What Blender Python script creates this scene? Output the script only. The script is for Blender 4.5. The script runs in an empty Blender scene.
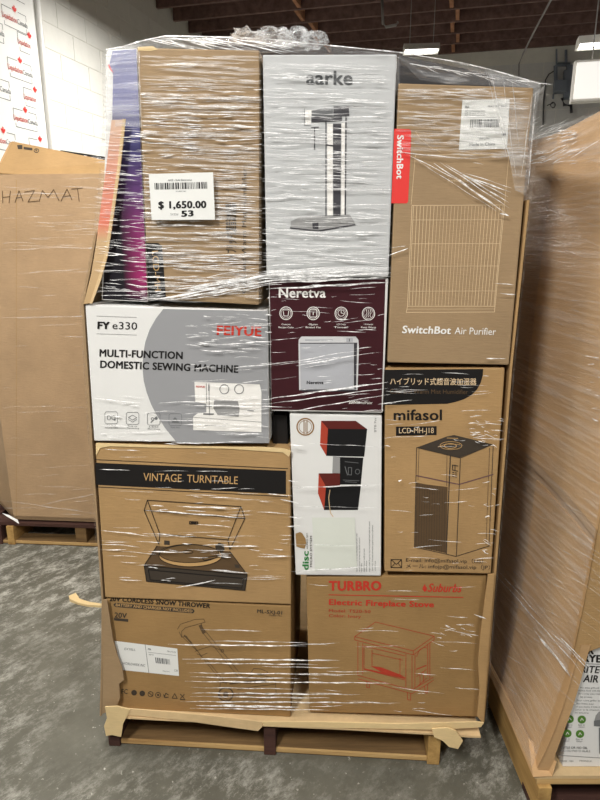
import bpy, bmesh, math, random
from mathutils import Vector

random.seed(7)
scene = bpy.context.scene
C = scene.collection

# ------------------------------------------------------------------ camera
EYE = 1.6; PITCH = math.radians(15.0); FPX = 600.0
cam_d = bpy.data.cameras.new('camera'); cam = bpy.data.objects.new('camera', cam_d); C.objects.link(cam)
cam.location = (0, 0, EYE); cam.rotation_euler = (math.radians(90) - PITCH, 0, 0)
cam_d.sensor_fit = 'VERTICAL'; cam_d.sensor_height = 24.0; cam_d.lens = 24.0 * FPX / 800.0
cam_d.clip_start = 0.05
scene.camera = cam
# ------------------------------------------------------------------ world, exposure
world = bpy.data.worlds.new('world'); scene.world = world; world.use_nodes = True
bg = world.node_tree.nodes['Background']
bg.inputs[0].default_value = (1.0, 0.96, 0.9, 1); bg.inputs[1].default_value = 0.14
scene.view_settings.view_transform = 'Standard'; scene.view_settings.look = 'None'
scene.view_settings.exposure = 0.0; scene.view_settings.gamma = 1.0
scene.view_settings.use_curve_mapping = False
scene.cycles.transparent_max_bounces = 40
scene.cycles.max_bounces = 8
TUBE = 9.0            # brightness of the tubes
LAMP = 100.0           # watts of a strip light
# ------------------------------------------------------------------ pixel helpers
cs, sn = math.cos(PITCH), math.sin(PITCH)
def ray(px, py):
    u = (px - 300) / FPX; v = (py - 400) / FPX
    return Vector((u, cs - v * sn, -sn - v * cs))
O = Vector((0, 0, EYE))
def hit(px, py, p, n):
    d = ray(px, py)
    return O + d * ((p - O).dot(n) / d.dot(n))
# the front of the wrapped load: a vertical plane turned a little to the right
EX = Vector((1, -0.07, 0)).normalized(); EY = Vector((0.07, 1, 0)).normalized(); LP = Vector((0, 1.57, 0))
def L(px, py, d=0.0):
    return hit(px, py, LP + EY * d, EY)
def W(a, d, z):           # load frame to world
    return LP + EX * a + EY * d + Vector((0, 0, z))
def surf_load(d0):
    return lambda px, py, lift=0.0: L(px, py, d0 - lift)

# ------------------------------------------------------------------ materials
MATS = {}
def srgb(r, g, b):
    f = lambda c: (c / 255 / 12.92) if c / 255 <= 0.04045 else ((c / 255 + 0.055) / 1.055) ** 2.4
    return (f(r), f(g), f(b), 1)
def base_mat(name, col, rough=0.6, spec=0.3, metal=0.0):
    m = bpy.data.materials.new(name); m.use_nodes = True
    b = m.node_tree.nodes['Principled BSDF']
    b.inputs['Base Color'].default_value = col; b.inputs['Roughness'].default_value = rough
    b.inputs['Specular IOR Level'].default_value = spec; b.inputs['Metallic'].default_value = metal
    MATS[name] = m
    return m
def N(m, t, **kw):
    n = m.node_tree.nodes.new(t)
    for k, v in kw.items(): setattr(n, k, v)
    return n
def lk(m, a, b): m.node_tree.links.new(a, b)
def coords(m, scale=(1, 1, 1)):
    tc = N(m, 'ShaderNodeTexCoord'); mp = N(m, 'ShaderNodeMapping'); mp.inputs['Scale'].default_value = scale
    oi = N(m, 'ShaderNodeObjectInfo'); mul = N(m, 'ShaderNodeMath', operation='MULTIPLY'); mul.inputs[1].default_value = 37.0
    lk(m, oi.outputs['Random'], mul.inputs[0]); lk(m, tc.outputs['Object'], mp.inputs['Vector'])
    cb = N(m, 'ShaderNodeCombineXYZ')
    for i in range(3): lk(m, mul.outputs[0], cb.inputs[i])
    lk(m, cb.outputs[0], mp.inputs['Location'])
    return mp.outputs[0]
def noise(m, vec, scale, detail=4, rough=0.6):
    n = N(m, 'ShaderNodeTexNoise'); n.inputs['Scale'].default_value = scale
    n.inputs['Detail'].default_value = detail; n.inputs['Roughness'].default_value = rough
    lk(m, vec, n.inputs['Vector']); return n.outputs['Fac']
def ramp(m, fac, stops):
    r = N(m, 'ShaderNodeValToRGB'); e = r.color_ramp.elements
    e[0].position, e[0].color = stops[0]; e[1].position, e[1].color = stops[1]
    for p, c in stops[2:]:
        x = e.new(p); x.color = c
    lk(m, fac, r.inputs[0]); return r.outputs[0]
def bump(m, h, strength=0.2, dist=0.01):
    b = N(m, 'ShaderNodeBump'); b.inputs['Strength'].default_value = strength; b.inputs['Distance'].default_value = dist
    lk(m, h, b.inputs['Height']); lk(m, b.outputs[0], m.node_tree.nodes['Principled BSDF'].inputs['Normal'])
def mul_col(c, k): return (c[0] * k, c[1] * k, c[2] * k, 1)

def cardboard(name, col, rough=0.62, flute=True, contrast=0.1):
    m = base_mat(name, col, rough, 0.25)
    v = coords(m)
    f = noise(m, v, 5.0, 6, 0.65)
    c = ramp(m, f, [(0.3, mul_col(col, 1 - contrast)), (0.7, mul_col(col, 1 + contrast))])
    # paper fibre
    v2 = coords(m, (30, 30, 220)); f2 = noise(m, v2, 1.2, 3, 0.6)
    mx = N(m, 'ShaderNodeMix', data_type='RGBA', blend_type='MULTIPLY'); mx.inputs['Factor'].default_value = 0.35
    g = ramp(m, f2, [(0.25, (0.72, 0.72, 0.72, 1)), (0.75, (1, 1, 1, 1))])
    lk(m, c, mx.inputs[6]); lk(m, g, mx.inputs[7])
    lk(m, mx.outputs[2], m.node_tree.nodes['Principled BSDF'].inputs['Base Color'])
    bump(m, f2, 0.18, 0.004)
    return m
def painted(name, col, rough=0.5, var=0.06, scale=6, bmp=0.05):
    m = base_mat(name, col, rough, 0.3); v = coords(m); f = noise(m, v, scale, 5, 0.6)
    c = ramp(m, f, [(0.3, mul_col(col, 1 - var)), (0.7, mul_col(col, 1 + var))])
    lk(m, c, m.node_tree.nodes['Principled BSDF'].inputs['Base Color']); bump(m, f, bmp, 0.01)
    return m
def wood(name, col, dark, scale=(2, 30, 30), rough=0.75):
    m = base_mat(name, col, rough, 0.2); v = coords(m, scale); f = noise(m, v, 1.0, 5, 0.65)
    c = ramp(m, f, [(0.25, dark), (0.7, col)])
    lk(m, c, m.node_tree.nodes['Principled BSDF'].inputs['Base Color']); bump(m, f, 0.3, 0.006)
    return m
def film(name, base, gain, scale, tint=(0.93, 0.94, 0.95, 1), rough=0.16, lo=0.45, hi=0.75, spec=0.6):
    """clear stretch film: see-through, cloudier where it is creased"""
    m = bpy.data.materials.new(name); m.use_nodes = True; MATS[name] = m
    b = m.node_tree.nodes['Principled BSDF']; out = m.node_tree.nodes['Material Output']
    b.inputs['Base Color'].default_value = tint; b.inputs['Roughness'].default_value = rough
    b.inputs['Specular IOR Level'].default_value = spec
    v = coords(m, scale); f = noise(m, v, 1.0, 5, 0.7)
    mr = N(m, 'ShaderNodeMapRange'); mr.inputs['From Min'].default_value = lo; mr.inputs['From Max'].default_value = hi
    mr.inputs['To Min'].default_value = base; mr.inputs['To Max'].default_value = base + gain
    lk(m, f, mr.inputs['Value'])
    bump(m, f, 0.6, 0.02)
    tr = N(m, 'ShaderNodeBsdfTransparent'); mix = N(m, 'ShaderNodeMixShader')
    lk(m, mr.outputs[0], mix.inputs[0]); lk(m, tr.outputs[0], mix.inputs[1]); lk(m, b.outputs[0], mix.inputs[2])
    lk(m, mix.outputs[0], out.inputs['Surface'])
    return m

KRAFT = cardboard('kraft', srgb(174, 141, 97))
KRAFT_D = cardboard('kraft_dark', srgb(158, 126, 82))
KRAFT_G = cardboard('kraft_grey', srgb(160, 135, 103))
KRAFT_L = cardboard('kraft_light', srgb(188, 153, 111))
KRAFT_BIN = cardboard('kraft_bin', srgb(178, 149, 116))
KRAFT_EDGE = cardboard('kraft_edge', srgb(214, 186, 142), contrast=0.16)
KRAFT_TORN = cardboard('kraft_torn', srgb(226, 200, 150), contrast=0.1)
WHITE_BOX = painted('white_box', srgb(226, 226, 224), 0.4, 0.02)
PRINT_GREY = painted('print_grey', srgb(152, 153, 156), 0.4, 0.02)
GREY_BOX = painted('grey_box', srgb(192, 194, 195), 0.45, 0.03)
MAROON = painted('maroon_print', srgb(62, 28, 34), 0.35, 0.08)
INK = base_mat('ink_black', srgb(26, 24, 24), 0.5)
INK_SOFT = base_mat('ink_soft', srgb(64, 56, 48), 0.6)
INK_BROWN = base_mat('ink_brown', srgb(92, 72, 50), 0.6)
INK_GREY = base_mat('ink_grey', srgb(110, 112, 114), 0.5)
INK_MID = base_mat('ink_mid', srgb(150, 150, 150), 0.5)
INK_WHITE = base_mat('ink_white', srgb(238, 236, 232), 0.5)
INK_PALE = base_mat('ink_pale', srgb(218, 192, 155), 0.6)
INK_TAN = base_mat('ink_tan', srgb(196, 158, 106), 0.6)
INK_RED = base_mat('ink_red', srgb(196, 58, 44), 0.55)
INK_REDLINE = base_mat('ink_red_line', srgb(178, 62, 44), 0.55)
TAG_RED = base_mat('tag_red', srgb(226, 62, 58), 0.45)
INK_GREEN = base_mat('ink_green', srgb(48, 128, 62), 0.5)
LEAF_GREEN = base_mat('ink_leaf_green', srgb(84, 132, 50), 0.5)
PAPER = painted('paper_label', srgb(228, 229, 226), 0.5, 0.02)
PAPER_G = painted('paper_greenish', srgb(218, 222, 213), 0.5, 0.02)
SILVER = painted('silver_print', srgb(176, 178, 184), 0.35, 0.05, 3)
SILVER_L = base_mat('silver_light', srgb(205, 206, 208), 0.35)
SILVER_D = base_mat('silver_dark', srgb(66, 65, 70), 0.4)
SPK_RED = base_mat('speaker_red', srgb(172, 66, 48), 0.5)
SPK_DARKRED = base_mat('speaker_dark_red', srgb(92, 34, 30), 0.5)
SPK_BLACK = base_mat('speaker_black', srgb(22, 22, 24), 0.5)
GOLD_INK = base_mat('gold_ink', srgb(140, 104, 60), 0.5)
DARK_BOX = painted('dark_box', srgb(36, 35, 38), 0.45, 0.1)
STEEL = base_mat('steel_grey', srgb(118, 126, 138), 0.5, 0.4)
WHITE_METAL = painted('white_enamel', srgb(228, 226, 220), 0.4, 0.02)
CABLE = base_mat('cable_grey', srgb(150, 148, 146), 0.6)
PEACH = None

def emis(name, col, s):
    m = bpy.data.materials.new(name); m.use_nodes = True; MATS[name] = m
    b = m.node_tree.nodes['Principled BSDF']; b.inputs['Base Color'].default_value = (0.9, 0.9, 0.9, 1)
    b.inputs['Emission Color'].default_value = col; b.inputs['Emission Strength'].default_value = s
    return m
GLOW = emis('tube_glow', (1, 0.98, 0.94, 1), TUBE)
GLOW_SOFT = emis('diffuser_glow', (1, 0.97, 0.9, 1), 0.75)

PINE = wood('pine', srgb(206, 172, 118), srgb(150, 116, 72))
PINE_OLD = wood('pine_old', srgb(134, 106, 70), srgb(78, 60, 40))
PINE_DARK = wood('pine_dark', srgb(84, 58, 50), srgb(48, 32, 30))
PINE_Y = wood('pine_y', srgb(196, 160, 100), srgb(140, 106, 62), (30, 2, 30))
JOIST = wood('joist_wood', srgb(130, 104, 97), srgb(92, 72, 68), (14, 14, 14))
JOIST_EDGE = wood('blocking_wood', srgb(190, 140, 106), srgb(150, 104, 78), (10, 10, 10))
DECKING = wood('roof_decking', srgb(112, 88, 84), srgb(84, 66, 64), (5, 5, 5))
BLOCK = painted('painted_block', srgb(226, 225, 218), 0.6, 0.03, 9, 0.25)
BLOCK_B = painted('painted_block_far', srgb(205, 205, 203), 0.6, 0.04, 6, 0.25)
MORTAR = painted('painted_mortar', srgb(216, 214, 206), 0.7, 0.04, 12, 0.2)
BANNER = painted('banner_vinyl', srgb(238, 238, 234), 0.45, 0.01)

FILM = film('stretch_film', 0.10, 0.35, (3, 3, 60))
FILM_TOP = film('stretch_film_top', 0.05, 0.36, (8, 25, 40), lo=0.5)
FILM_SIDE = film('stretch_film_side', 0.05, 0.25, (3, 3, 70))
FILM_FOLD = film('stretch_film_fold', 0.28, 0.72, (34, 34, 90), (0.97, 0.97, 0.97, 1), 0.3, 0.40, 0.58, 1.0)
FILM_HAZE = film('stretch_film_haze', 0.14, 0.32, (14, 14, 80), (0.95, 0.95, 0.95, 1), 0.3)
FILM_BALL = film('stretch_film_crumple', 0.12, 0.6, (60, 60, 60))

# concrete floor
FLOOR = base_mat('concrete', srgb(136, 134, 126), 0.5, 0.45)
def _floor():
    m = FLOOR; tc = N(m, 'ShaderNodeTexCoord'); v = tc.outputs['Object']
    f1 = noise(m, v, 1.1, 8, 0.7); f2 = noise(m, v, 9.0, 8, 0.75)
    c = ramp(m, f1, [(0.3, srgb(78, 77, 68)), (0.68, srgb(108, 106, 95))])
    # scuffs drawn out along the trucks' way
    mp = N(m, 'ShaderNodeMapping'); mp.inputs['Scale'].default_value = (6, 10, 1)
    mr_ = N(m, 'ShaderNodeMapping'); mr_.inputs['Rotation'].default_value = (0, 0, math.radians(-50)); lk(m, v, mr_.inputs['Vector']); lk(m, mr_.outputs[0], mp.inputs['Vector']); f3 = noise(m, mp.outputs[0], 1.5, 12, 0.85)
    mk = N(m, 'ShaderNodeMapRange'); mk.inputs['From Min'].default_value = 0.48; mk.inputs['From Max'].default_value = 0.62
    lk(m, f3, mk.inputs['Value'])
    mp2 = N(m, 'ShaderNodeMapping'); lk(m, v, mp2.inputs['Vector']); mp2.inputs['Location'].default_value = (3.1, 1.2, 0)
    f4 = noise(m, mp2.outputs[0], 0.8, 3, 0.5)
    mk2 = N(m, 'ShaderNodeMapRange'); mk2.inputs['From Min'].default_value = 0.42; mk2.inputs['From Max'].default_value = 0.58
    lk(m, f4, mk2.inputs['Value'])
    mm = N(m, 'ShaderNodeMath', operation='MULTIPLY'); lk(m, mk.outputs[0], mm.inputs[0]); lk(m, mk2.outputs[0], mm.inputs[1])
    mx = N(m, 'ShaderNodeMix', data_type='RGBA'); lk(m, mm.outputs[0], mx.inputs['Factor']); lk(m, c, mx.inputs[6])
    mx.inputs[7].default_value = srgb(190, 189, 180)
    # speckles
    f5 = noise(m, v, 55.0, 3, 0.6)
    mk3 = N(m, 'ShaderNodeMapRange'); mk3.inputs['From Min'].default_value = 0.66; mk3.inputs['From Max'].default_value = 0.74; mk3.inputs['To Max'].default_value = 0.75
    lk(m, f5, mk3.inputs['Value'])
    mx2 = N(m, 'ShaderNodeMix', data_type='RGBA'); lk(m, mk3.outputs[0], mx2.inputs['Factor']); lk(m, mx.outputs[2], mx2.inputs[6])
    mx2.inputs[7].default_value = srgb(196, 194, 184)
    # grime
    g = ramp(m, f2, [(0.3, (0.78, 0.77, 0.75, 1)), (0.62, (1, 1, 1, 1))])
    mx3 = N(m, 'ShaderNodeMix', data_type='RGBA', blend_type='MULTIPLY'); mx3.inputs['Factor'].default_value = 0.8
    lk(m, mx2.outputs[2], mx3.inputs[6]); lk(m, g, mx3.inputs[7])
    b = m.node_tree.nodes['Principled BSDF']; lk(m, mx3.outputs[2], b.inputs['Base Color'])
    r = N(m, 'ShaderNodeMapRange'); r.inputs['To Min'].default_value = 0.35; r.inputs['To Max'].default_value = 0.755
    lk(m, f1, r.inputs['Value']); lk(m, r.outputs[0], b.inputs['Roughness'])
    bump(m, f2, 0.12, 0.004)
_floor()

# ------------------------------------------------------------------ mesh helpers
def wloc(o):
    p = Vector((0, 0, 0))
    while o is not None:
        p += o.location; o = o.parent
    return p
def tag(o, label, cat=None, group=None, kind=None):
    if label: o['label'] = label
    if cat: o['category'] = cat
    if group: o['group'] = group
    if kind: o['kind'] = kind
    return o
def empty(name, loc, label=None, cat=None, group=None, kind=None):
    o = bpy.data.objects.new(name, None); o.empty_display_size = 0.1; C.objects.link(o); o.location = loc
    return tag(o, label, cat, group, kind)
def mesh(name, verts, faces, mat, parent=None, origin=None, bevel=0.0, smooth=False, solid=0.0):
    vs = [Vector(v) for v in verts]
    if origin is None:
        lo = Vector([min(v[i] for v in vs) for i in range(3)]); hi = Vector([max(v[i] for v in vs) for i in range(3)])
        origin = Vector(((lo.x + hi.x) / 2, (lo.y + hi.y) / 2, lo.z))
    origin = Vector(origin)
    me = bpy.data.meshes.new(name); me.from_pydata([v - origin for v in vs], [], faces)
    if bevel or solid:
        bm = bmesh.new(); bm.from_mesh(me)
        if solid:
            bmesh.ops.recalc_face_normals(bm, faces=bm.faces)
            bmesh.ops.solidify(bm, geom=bm.faces[:], thickness=solid)
        if bevel:
            bmesh.ops.recalc_face_normals(bm, faces=bm.faces)
            bmesh.ops.bevel(bm, geom=bm.edges[:], offset=bevel, segments=2, affect='EDGES', profile=0.6)
        bm.to_mesh(me); bm.free()
    me.materials.append(mat)
    if smooth:
        for p in me.polygons: p.use_smooth = True
    me.update()
    o = bpy.data.objects.new(name, me); C.objects.link(o)
    if parent is not None:
        o.parent = parent; o.location = origin - wloc(parent)
    else:
        o.location = origin
    return o
HEX = [(0, 3, 2, 1), (4, 5, 6, 7), (0, 1, 5, 4), (1, 2, 6, 5), (2, 3, 7, 6), (3, 0, 4, 7)]
def box_v(x0, x1, y0, y1, z0, z1, f=None):
    f = f or (lambda a, b, c: Vector((a, b, c)))
    return [f(x0, y0, z0), f(x1, y0, z0), f(x1, y1, z0), f(x0, y1, z0), f(x0, y0, z1), f(x1, y0, z1), f(x1, y1, z1), f(x0, y1, z1)]
def box(name, x0, x1, y0, y1, z0, z1, mat, parent=None, f=None, bevel=0.0):
    return mesh(name, box_v(x0, x1, y0, y1, z0, z1, f), HEX, mat, parent, bevel=bevel)
def tube_v(pts, r, seg=8):
    vs, fs = [], []
    pts = [Vector(p) for p in pts]
    for i, p in enumerate(pts):
        t = (pts[min(i + 1, len(pts) - 1)] - pts[max(i - 1, 0)]).normalized()
        a = t.orthogonal().normalized(); b = t.cross(a)
        if i and False: pass
        for k in range(seg):
            w = 2 * math.pi * k / seg
            vs.append(p + (a * math.cos(w) + b * math.sin(w)) * r)
    for i in range(len(pts) - 1):
        for k in range(seg):
            fs.append((i * seg + k, i * seg + (k + 1) % seg, (i + 1) * seg + (k + 1) % seg, (i + 1) * seg + k))
    fs.append(tuple(range(seg))[::-1]); n = (len(pts) - 1) * seg; fs.append(tuple(range(n, n + seg)))
    return vs, fs
def tube(name, pts, r, mat, parent=None, seg=8):
    vs, fs = tube_v(pts, r, seg); return mesh(name, vs, fs, mat, parent, smooth=True)

# ------------------------------------------------------------------ print helpers (S maps a photo pixel onto the printed face)
LIFT = 0.0007
class Ink:
    """flat print of one colour on one face"""
    def __init__(self, S, layer=1): self.S = S; self.l = LIFT * layer; self.v = []; self.f = []
    def poly(self, pts):
        self.k = getattr(self, 'k', 0) + 1
        n = len(self.v); self.v += [self.S(x, y, self.l + (self.k % 8) * .00004) for x, y in pts]; self.f.append(tuple(range(n, n + len(pts)))); return self
    def rect(self, x0, y0, x1, y1): return self.poly([(x0, y0), (x1, y0), (x1, y1), (x0, y1)])
    def line(self, pts, w=0.7, close=False):
        if close: pts = list(pts) + [pts[0]]
        for (x0, y0), (x1, y1) in zip(pts, pts[1:]):
            dx, dy = x1 - x0, y1 - y0; l = math.hypot(dx, dy) or 1
            nx, ny = -dy / l * w / 2, dx / l * w / 2; ex, ey = dx / l * w * .3, dy / l * w * .3
            self.poly([(x0 + nx - ex, y0 + ny - ey), (x1 + nx + ex, y1 + ny + ey), (x1 - nx + ex, y1 - ny + ey), (x0 - nx - ex, y0 - ny - ey)])
        return self
    def ring(self, cx, cy, rx, ry, w=0.7, n=20):
        return self.line([(cx + rx * math.cos(2 * math.pi * k / n), cy + ry * math.sin(2 * math.pi * k / n)) for k in range(n)], w, True)
    def disc(self, cx, cy, rx, ry, n=20):
        return self.poly([(cx + rx * math.cos(2 * math.pi * k / n), cy + ry * math.sin(2 * math.pi * k / n)) for k in range(n)])
    def text(self, s, p0, p1, h, bold=0.0, shear=0.0):
        vs, fs, x0, x1 = text_data(s, bold, shear)
        dx, dy = p1[0] - p0[0], p1[1] - p0[1]; l = math.hypot(dx, dy); ux, uy = dy / l, -dx / l
        n = len(self.v)
        for x, y, up in vs:
            a = (x - x0) / (x1 - x0); b = y / 0.682 * h
            self.v.append(self.S(p0[0] + dx * a + ux * b, p0[1] + dy * a + uy * b, self.l + up))
        self.f += [tuple(i + n for i in f) for f in fs]
        return self
    def make(self, name, mat, parent, label=None):
        o = mesh(name, self.v, self.f, mat, parent)
        if label: o['label'] = label
        if name in ('small_print', 'label_lettering'): o['kind'] = 'stuff'
        return o
TXT = {}
def text_data(s, bold, shear):
    k = (s, bold, shear)
    if k not in TXT:
        cu = bpy.data.curves.new('t', 'FONT'); cu.body = s; cu.shear = shear; cu.resolution_u = 3
        cu.space_character = 1.0 + bold * 1.6
        ob = bpy.data.objects.new('t', cu); me = ob.to_mesh()
        vs = [(v.co.x, v.co.y, 0.0) for v in me.vertices]; fs = [tuple(p.vertices) for p in me.polygons]
        if bold > 0:      # heavier strokes: shifted copies laid over one another
            n = len(vs); v0, f0 = vs, fs; vs, fs = [], []
            for i, (ax, ay) in enumerate(((-1, -.35), (-1, .35), (1, -.35), (1, .35), (0, .6), (0, -.6))):
                vs += [(x + ax * bold, y + ay * bold, i * .00004) for x, y, _ in v0]; fs += [tuple(k + i * n for k in f) for f in f0]
        xs = [v[0] for v in vs]
        TXT[k] = (vs, fs, min(xs), max(xs)); ob.to_mesh_clear(); bpy.data.objects.remove(ob); bpy.data.curves.remove(cu)
    return TXT[k]
def words(S, parent, name, s, p0, p1, h, mat, bold=0.0, shear=0.0, layer=2):
    return Ink(S, layer).text(s, p0, p1, h, bold, shear).make(name, mat, parent)
def off(ox, oy, k): return lambda *pts: [(ox + x / k, oy + y / k) for x, y in pts]
def barcode(ink, q, x0, y0, x1, y1, n=26, seed=3):
    """bars across a label given by its four corner pixels q (tl, tr, br, bl); x, y from 0 to 1"""
    r = random.Random(seed); x = x0
    while x < x1:
        w = (x1 - x0) / n * r.choice((0.35, 0.5, 0.8, 1.1))
        ink.poly([bil(q, x, y0), bil(q, min(x + w, x1), y0), bil(q, min(x + w, x1), y1), bil(q, x, y1)])
        x += w + (x1 - x0) / n * r.choice((0.4, 0.6, 0.9))
def bil(q, a, b):
    (ax, ay), (bx, by), (cx, cy), (dx, dy) = q
    return ((ax * (1 - a) + bx * a) * (1 - b) + (dx * (1 - a) + cx * a) * b, (ay * (1 - a) + by * a) * (1 - b) + (dy * (1 - a) + cy * a) * b)

def carton(name, q, d0, depth, mat, label, bevel=0.004, group=None):
    """a carton whose front has its four corners at the pixels q (tl, tr, br, bl)"""
    fr = [L(x, y, d0) for x, y in q]; bk = [p + EY * depth for p in fr]
    vs = [fr[3], fr[2], bk[2], bk[3], fr[0], fr[1], bk[1], bk[0]]
    o = mesh(name, vs, HEX, mat, None, bevel=bevel)
    return tag(o, label, 'box', group)

# ================================================================== the room
HC = 4.0
WD = Vector((0.25, 0.968, 0)).normalized(); WN = Vector((WD.y, -WD.x, 0))      # along the left wall, and out of it into the room
W0 = Vector((-1.6, 7.1, 0))
B0 = hit(460, 54, Vector((0, 0, HC)), Vector((0, 0, 1))); B0.z = 0
CORNER_S = (B0 - W0).dot(WD)                                                   # where the back wall meets the left wall
def LW(s, out, z): return W0 + WD * s + WN * out + Vector((0, 0, z))
def BW(a, out, z): return W0 + WD * (CORNER_S - out) + WN * a + Vector((0, 0, z))
fl = mesh('floor', [(-9, -5, 0), (12, -5, 0), (12, 16, 0), (-9, 16, 0)], [(0, 1, 2, 3)], FLOOR, None, (0, 0, 0)); tag(fl, None, kind='structure')
wl = mesh('wall_left', box_v(-10, CORNER_S, -0.2, -0.004, 0, HC + .3, LW), HEX, MORTAR); tag(wl, None, kind='structure')
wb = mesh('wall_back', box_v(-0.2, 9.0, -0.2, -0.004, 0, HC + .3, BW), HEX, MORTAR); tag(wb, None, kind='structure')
def blocks(wallobj, F, s0, n, z0, rows, mat):
    """painted concrete blocks, one object each, sharing two meshes"""
    j = 0.003
    me0 = None
    for r in range(rows):
        for k in range(n):
            a0 = s0 + k * 0.405 + (0.2025 if r % 2 else 0); z = z0 + r * 0.1925
            if F is LW and a0 + 0.405 > CORNER_S: continue
            if z + .19 > HC: continue
            if me0 is None:
                vs = box_v(j, 0.405 - j, -0.006, 0.000, j, 0.1925 - j, lambda x, y, zz: F(x, y, zz) - F(0, 0, 0))
                o = mesh('block', vs, HEX, mat, wallobj, origin=(0, 0, 0), bevel=0.003); me0 = o.data
            else:
                o = bpy.data.objects.new('block', me0); C.objects.link(o); o.parent = wallobj
            o.location = F(a0, 0, z) - wallobj.location
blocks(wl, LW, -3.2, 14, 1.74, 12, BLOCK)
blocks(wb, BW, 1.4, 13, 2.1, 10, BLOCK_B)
ce = mesh('ceiling', [LW(-10, -.2, HC + .26), LW(CORNER_S + .2, -.2, HC + .26), LW(CORNER_S + .2, 9, HC + .26), LW(-10, 9, HC + .26)], [(0, 1, 2, 3)], DECKING, None); tag(ce, None, kind='structure')
jm = None
k = 0; s = CORNER_S - 0.05
while s > CORNER_S - 6.6:
    vs = box_v(0, 9.0, -.02, .02, 0, .258, lambda a, b, z: WN * a + WD * b + Vector((0, 0, z)))
    if jm is None:
        o = mesh('joist', vs, HEX, JOIST, ce, origin=(0, 0, 0)); jm = o.data
    else:
        o = bpy.data.objects.new('joist', jm); C.objects.link(o); o.parent = ce
    o.location = LW(s, 0, HC) - ce.location
    s -= 0.41; k += 1
# short blocking between the joists
bmh = None
for row, (px, py) in enumerate([(455, 32), (300, 14)]):
    p = hit(px, py, Vector((0, 0, HC)), Vector((0, 0, 1))) - W0; a = p.dot(WN)
    for i in range(k - 1):
        s = CORNER_S - 0.05 - 0.41 * i
        vs = box_v(-.02, .02, -0.39, -0.02, 0.01, .25, lambda x, y, z: WN * x + WD * y + Vector((0, 0, z)))
        if bmh is None:
            o = mesh('blocking', vs, HEX, JOIST_EDGE, ce, origin=(0, 0, 0)); bmh = o.data
        else:
            o = bpy.data.objects.new('blocking', bmh); C.objects.link(o); o.parent = ce
        o.location = LW(s, a + (0.03 if i % 2 else -0.03), HC) - ce.location

# ------------------------------------------------------------------ strip lights
def strip_light(c, ax, length, label, power=LAMP, wires=True):
    """hung white batten with two tubes; its own light shines down"""
    ax = Vector(ax).normalized(); sd = Vector((-ax.y, ax.x, 0)); c = Vector(c)
    F = lambda a, b, z: c + ax * a + sd * b + Vector((0, 0, z))
    t = empty('strip_light', c, label, 'light')
    h = length / 2
    prof = [(-.11, 0.0), (-.06, .07), (.06, .07), (.11, 0.0), (.10, 0.0), (.055, .055), (-.055, .055), (-.10, 0.0)]
    vs = [F(-h, b, z) for b, z in prof] + [F(h, b, z) for b, z in prof]; n = len(prof)
    fs = [(i, (i + 1) % n, (i + 1) % n + n, i + n) for i in range(n)]
    mesh('reflector', vs, fs, WHITE_METAL, t)
    for e in (-h, h):
        mesh('end_cap', [F(e, b, z) for b, z in prof[:4]] + [F(e + (.012 if e > 0 else -.012), b, z) for b, z in prof[:4]], [(0, 1, 2, 3), (4, 5, 6, 7), (0, 1, 5, 4), (1, 2, 6, 5), (2, 3, 7, 6), (3, 0, 4, 7)], WHITE_METAL, t)
    for b in (-.045, .045):
        tube('tube', [F(-h + .02, b, .025), F(h - .02, b, .025)], .016, GLOW, t)
    if wires:
        for a in (-h * .7, h * .7):
            tube('hanger', [F(a, 0, .07), F(a, 0, HC + .24 - c.z)], .004, CABLE, t, 5)
    if power:
        ld = bpy.data.lights.new('strip_lamp', 'AREA'); ld.shape = 'RECTANGLE'; ld.size = length; ld.size_y = 0.2; ld.energy = power
        ld.color = (1.0, 0.97, 0.92)
        lo = bpy.data.objects.new('strip_lamp', ld); C.objects.link(lo); lo.parent = t
        lo.location = (0, 0, -.012); lo.rotation_euler = (0, 0, math.atan2(ax.y, ax.x))
    return t
LZ = 3.3
lit = O + ray(590, 48) * (6.0 / ray(590, 48).y)
strip_light(O + ray(577, 47.5) * (5.6 / ray(577, 47.5).y) + WN * 0.62, WN, 1.22, 'lit white strip light hanging above the blank panel at the right edge', LAMP * 1.3)
pf = O + ray(421, 52) * (7.3 / ray(421, 52).y)
strip_light(pf, (1, -.1, 0), 0.36, 'small white strip light peeking over the wrapped load, close to the back wall', 6)
strip_light((-1.1, -0.7, 3.35), WD, 1.22, 'strip light behind the camera, left of it', LAMP * 1.3)
strip_light((0.75, -0.9, 3.35), WD, 1.22, 'strip light behind the camera, right of it', LAMP * 0.6)
strip_light((-0.9, 1.9, 3.5), WD, 1.22, 'strip light above and left of the tall load, out of the picture', LAMP * 0.75)
strip_light((-0.5, 5.25, 3.55), WN, 1.22, 'strip light added between the tall load and the back wall, above the picture', LAMP * 0.95)  # unseen lamp, added to brighten the left and back walls

# ------------------------------------------------------------------ blank lit panel at the right edge
pn = hit(571, 102, Vector((0, 4.9, 0)), Vector((0, 1, 0)))
ptop = hit(571, 60, Vector((0, 4.9, 0)), Vector((0, 1, 0)))
pr = empty('panel_light', pn, 'large blank white glowing panel at the right edge, below the strip light', 'light')
PF = lambda a, b, z: pn + WN * a + WD * b + Vector((0, 0, z))
hz = ptop.z - pn.z
box('housing', 0, 1.2, 0.01, 0.09, 0, hz, WHITE_METAL, pr, PF, 0.004)
box('diffuser', 0.015, 1.185, -.004, 0.01, 0.02, hz - .02, GLOW_SOFT, pr, PF)
for a in (.12, 1.05): tube('hanger', [PF(a, .05, hz), PF(a, .05, HC + .24 - pn.z)], .005, CABLE, pr, 5)

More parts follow.
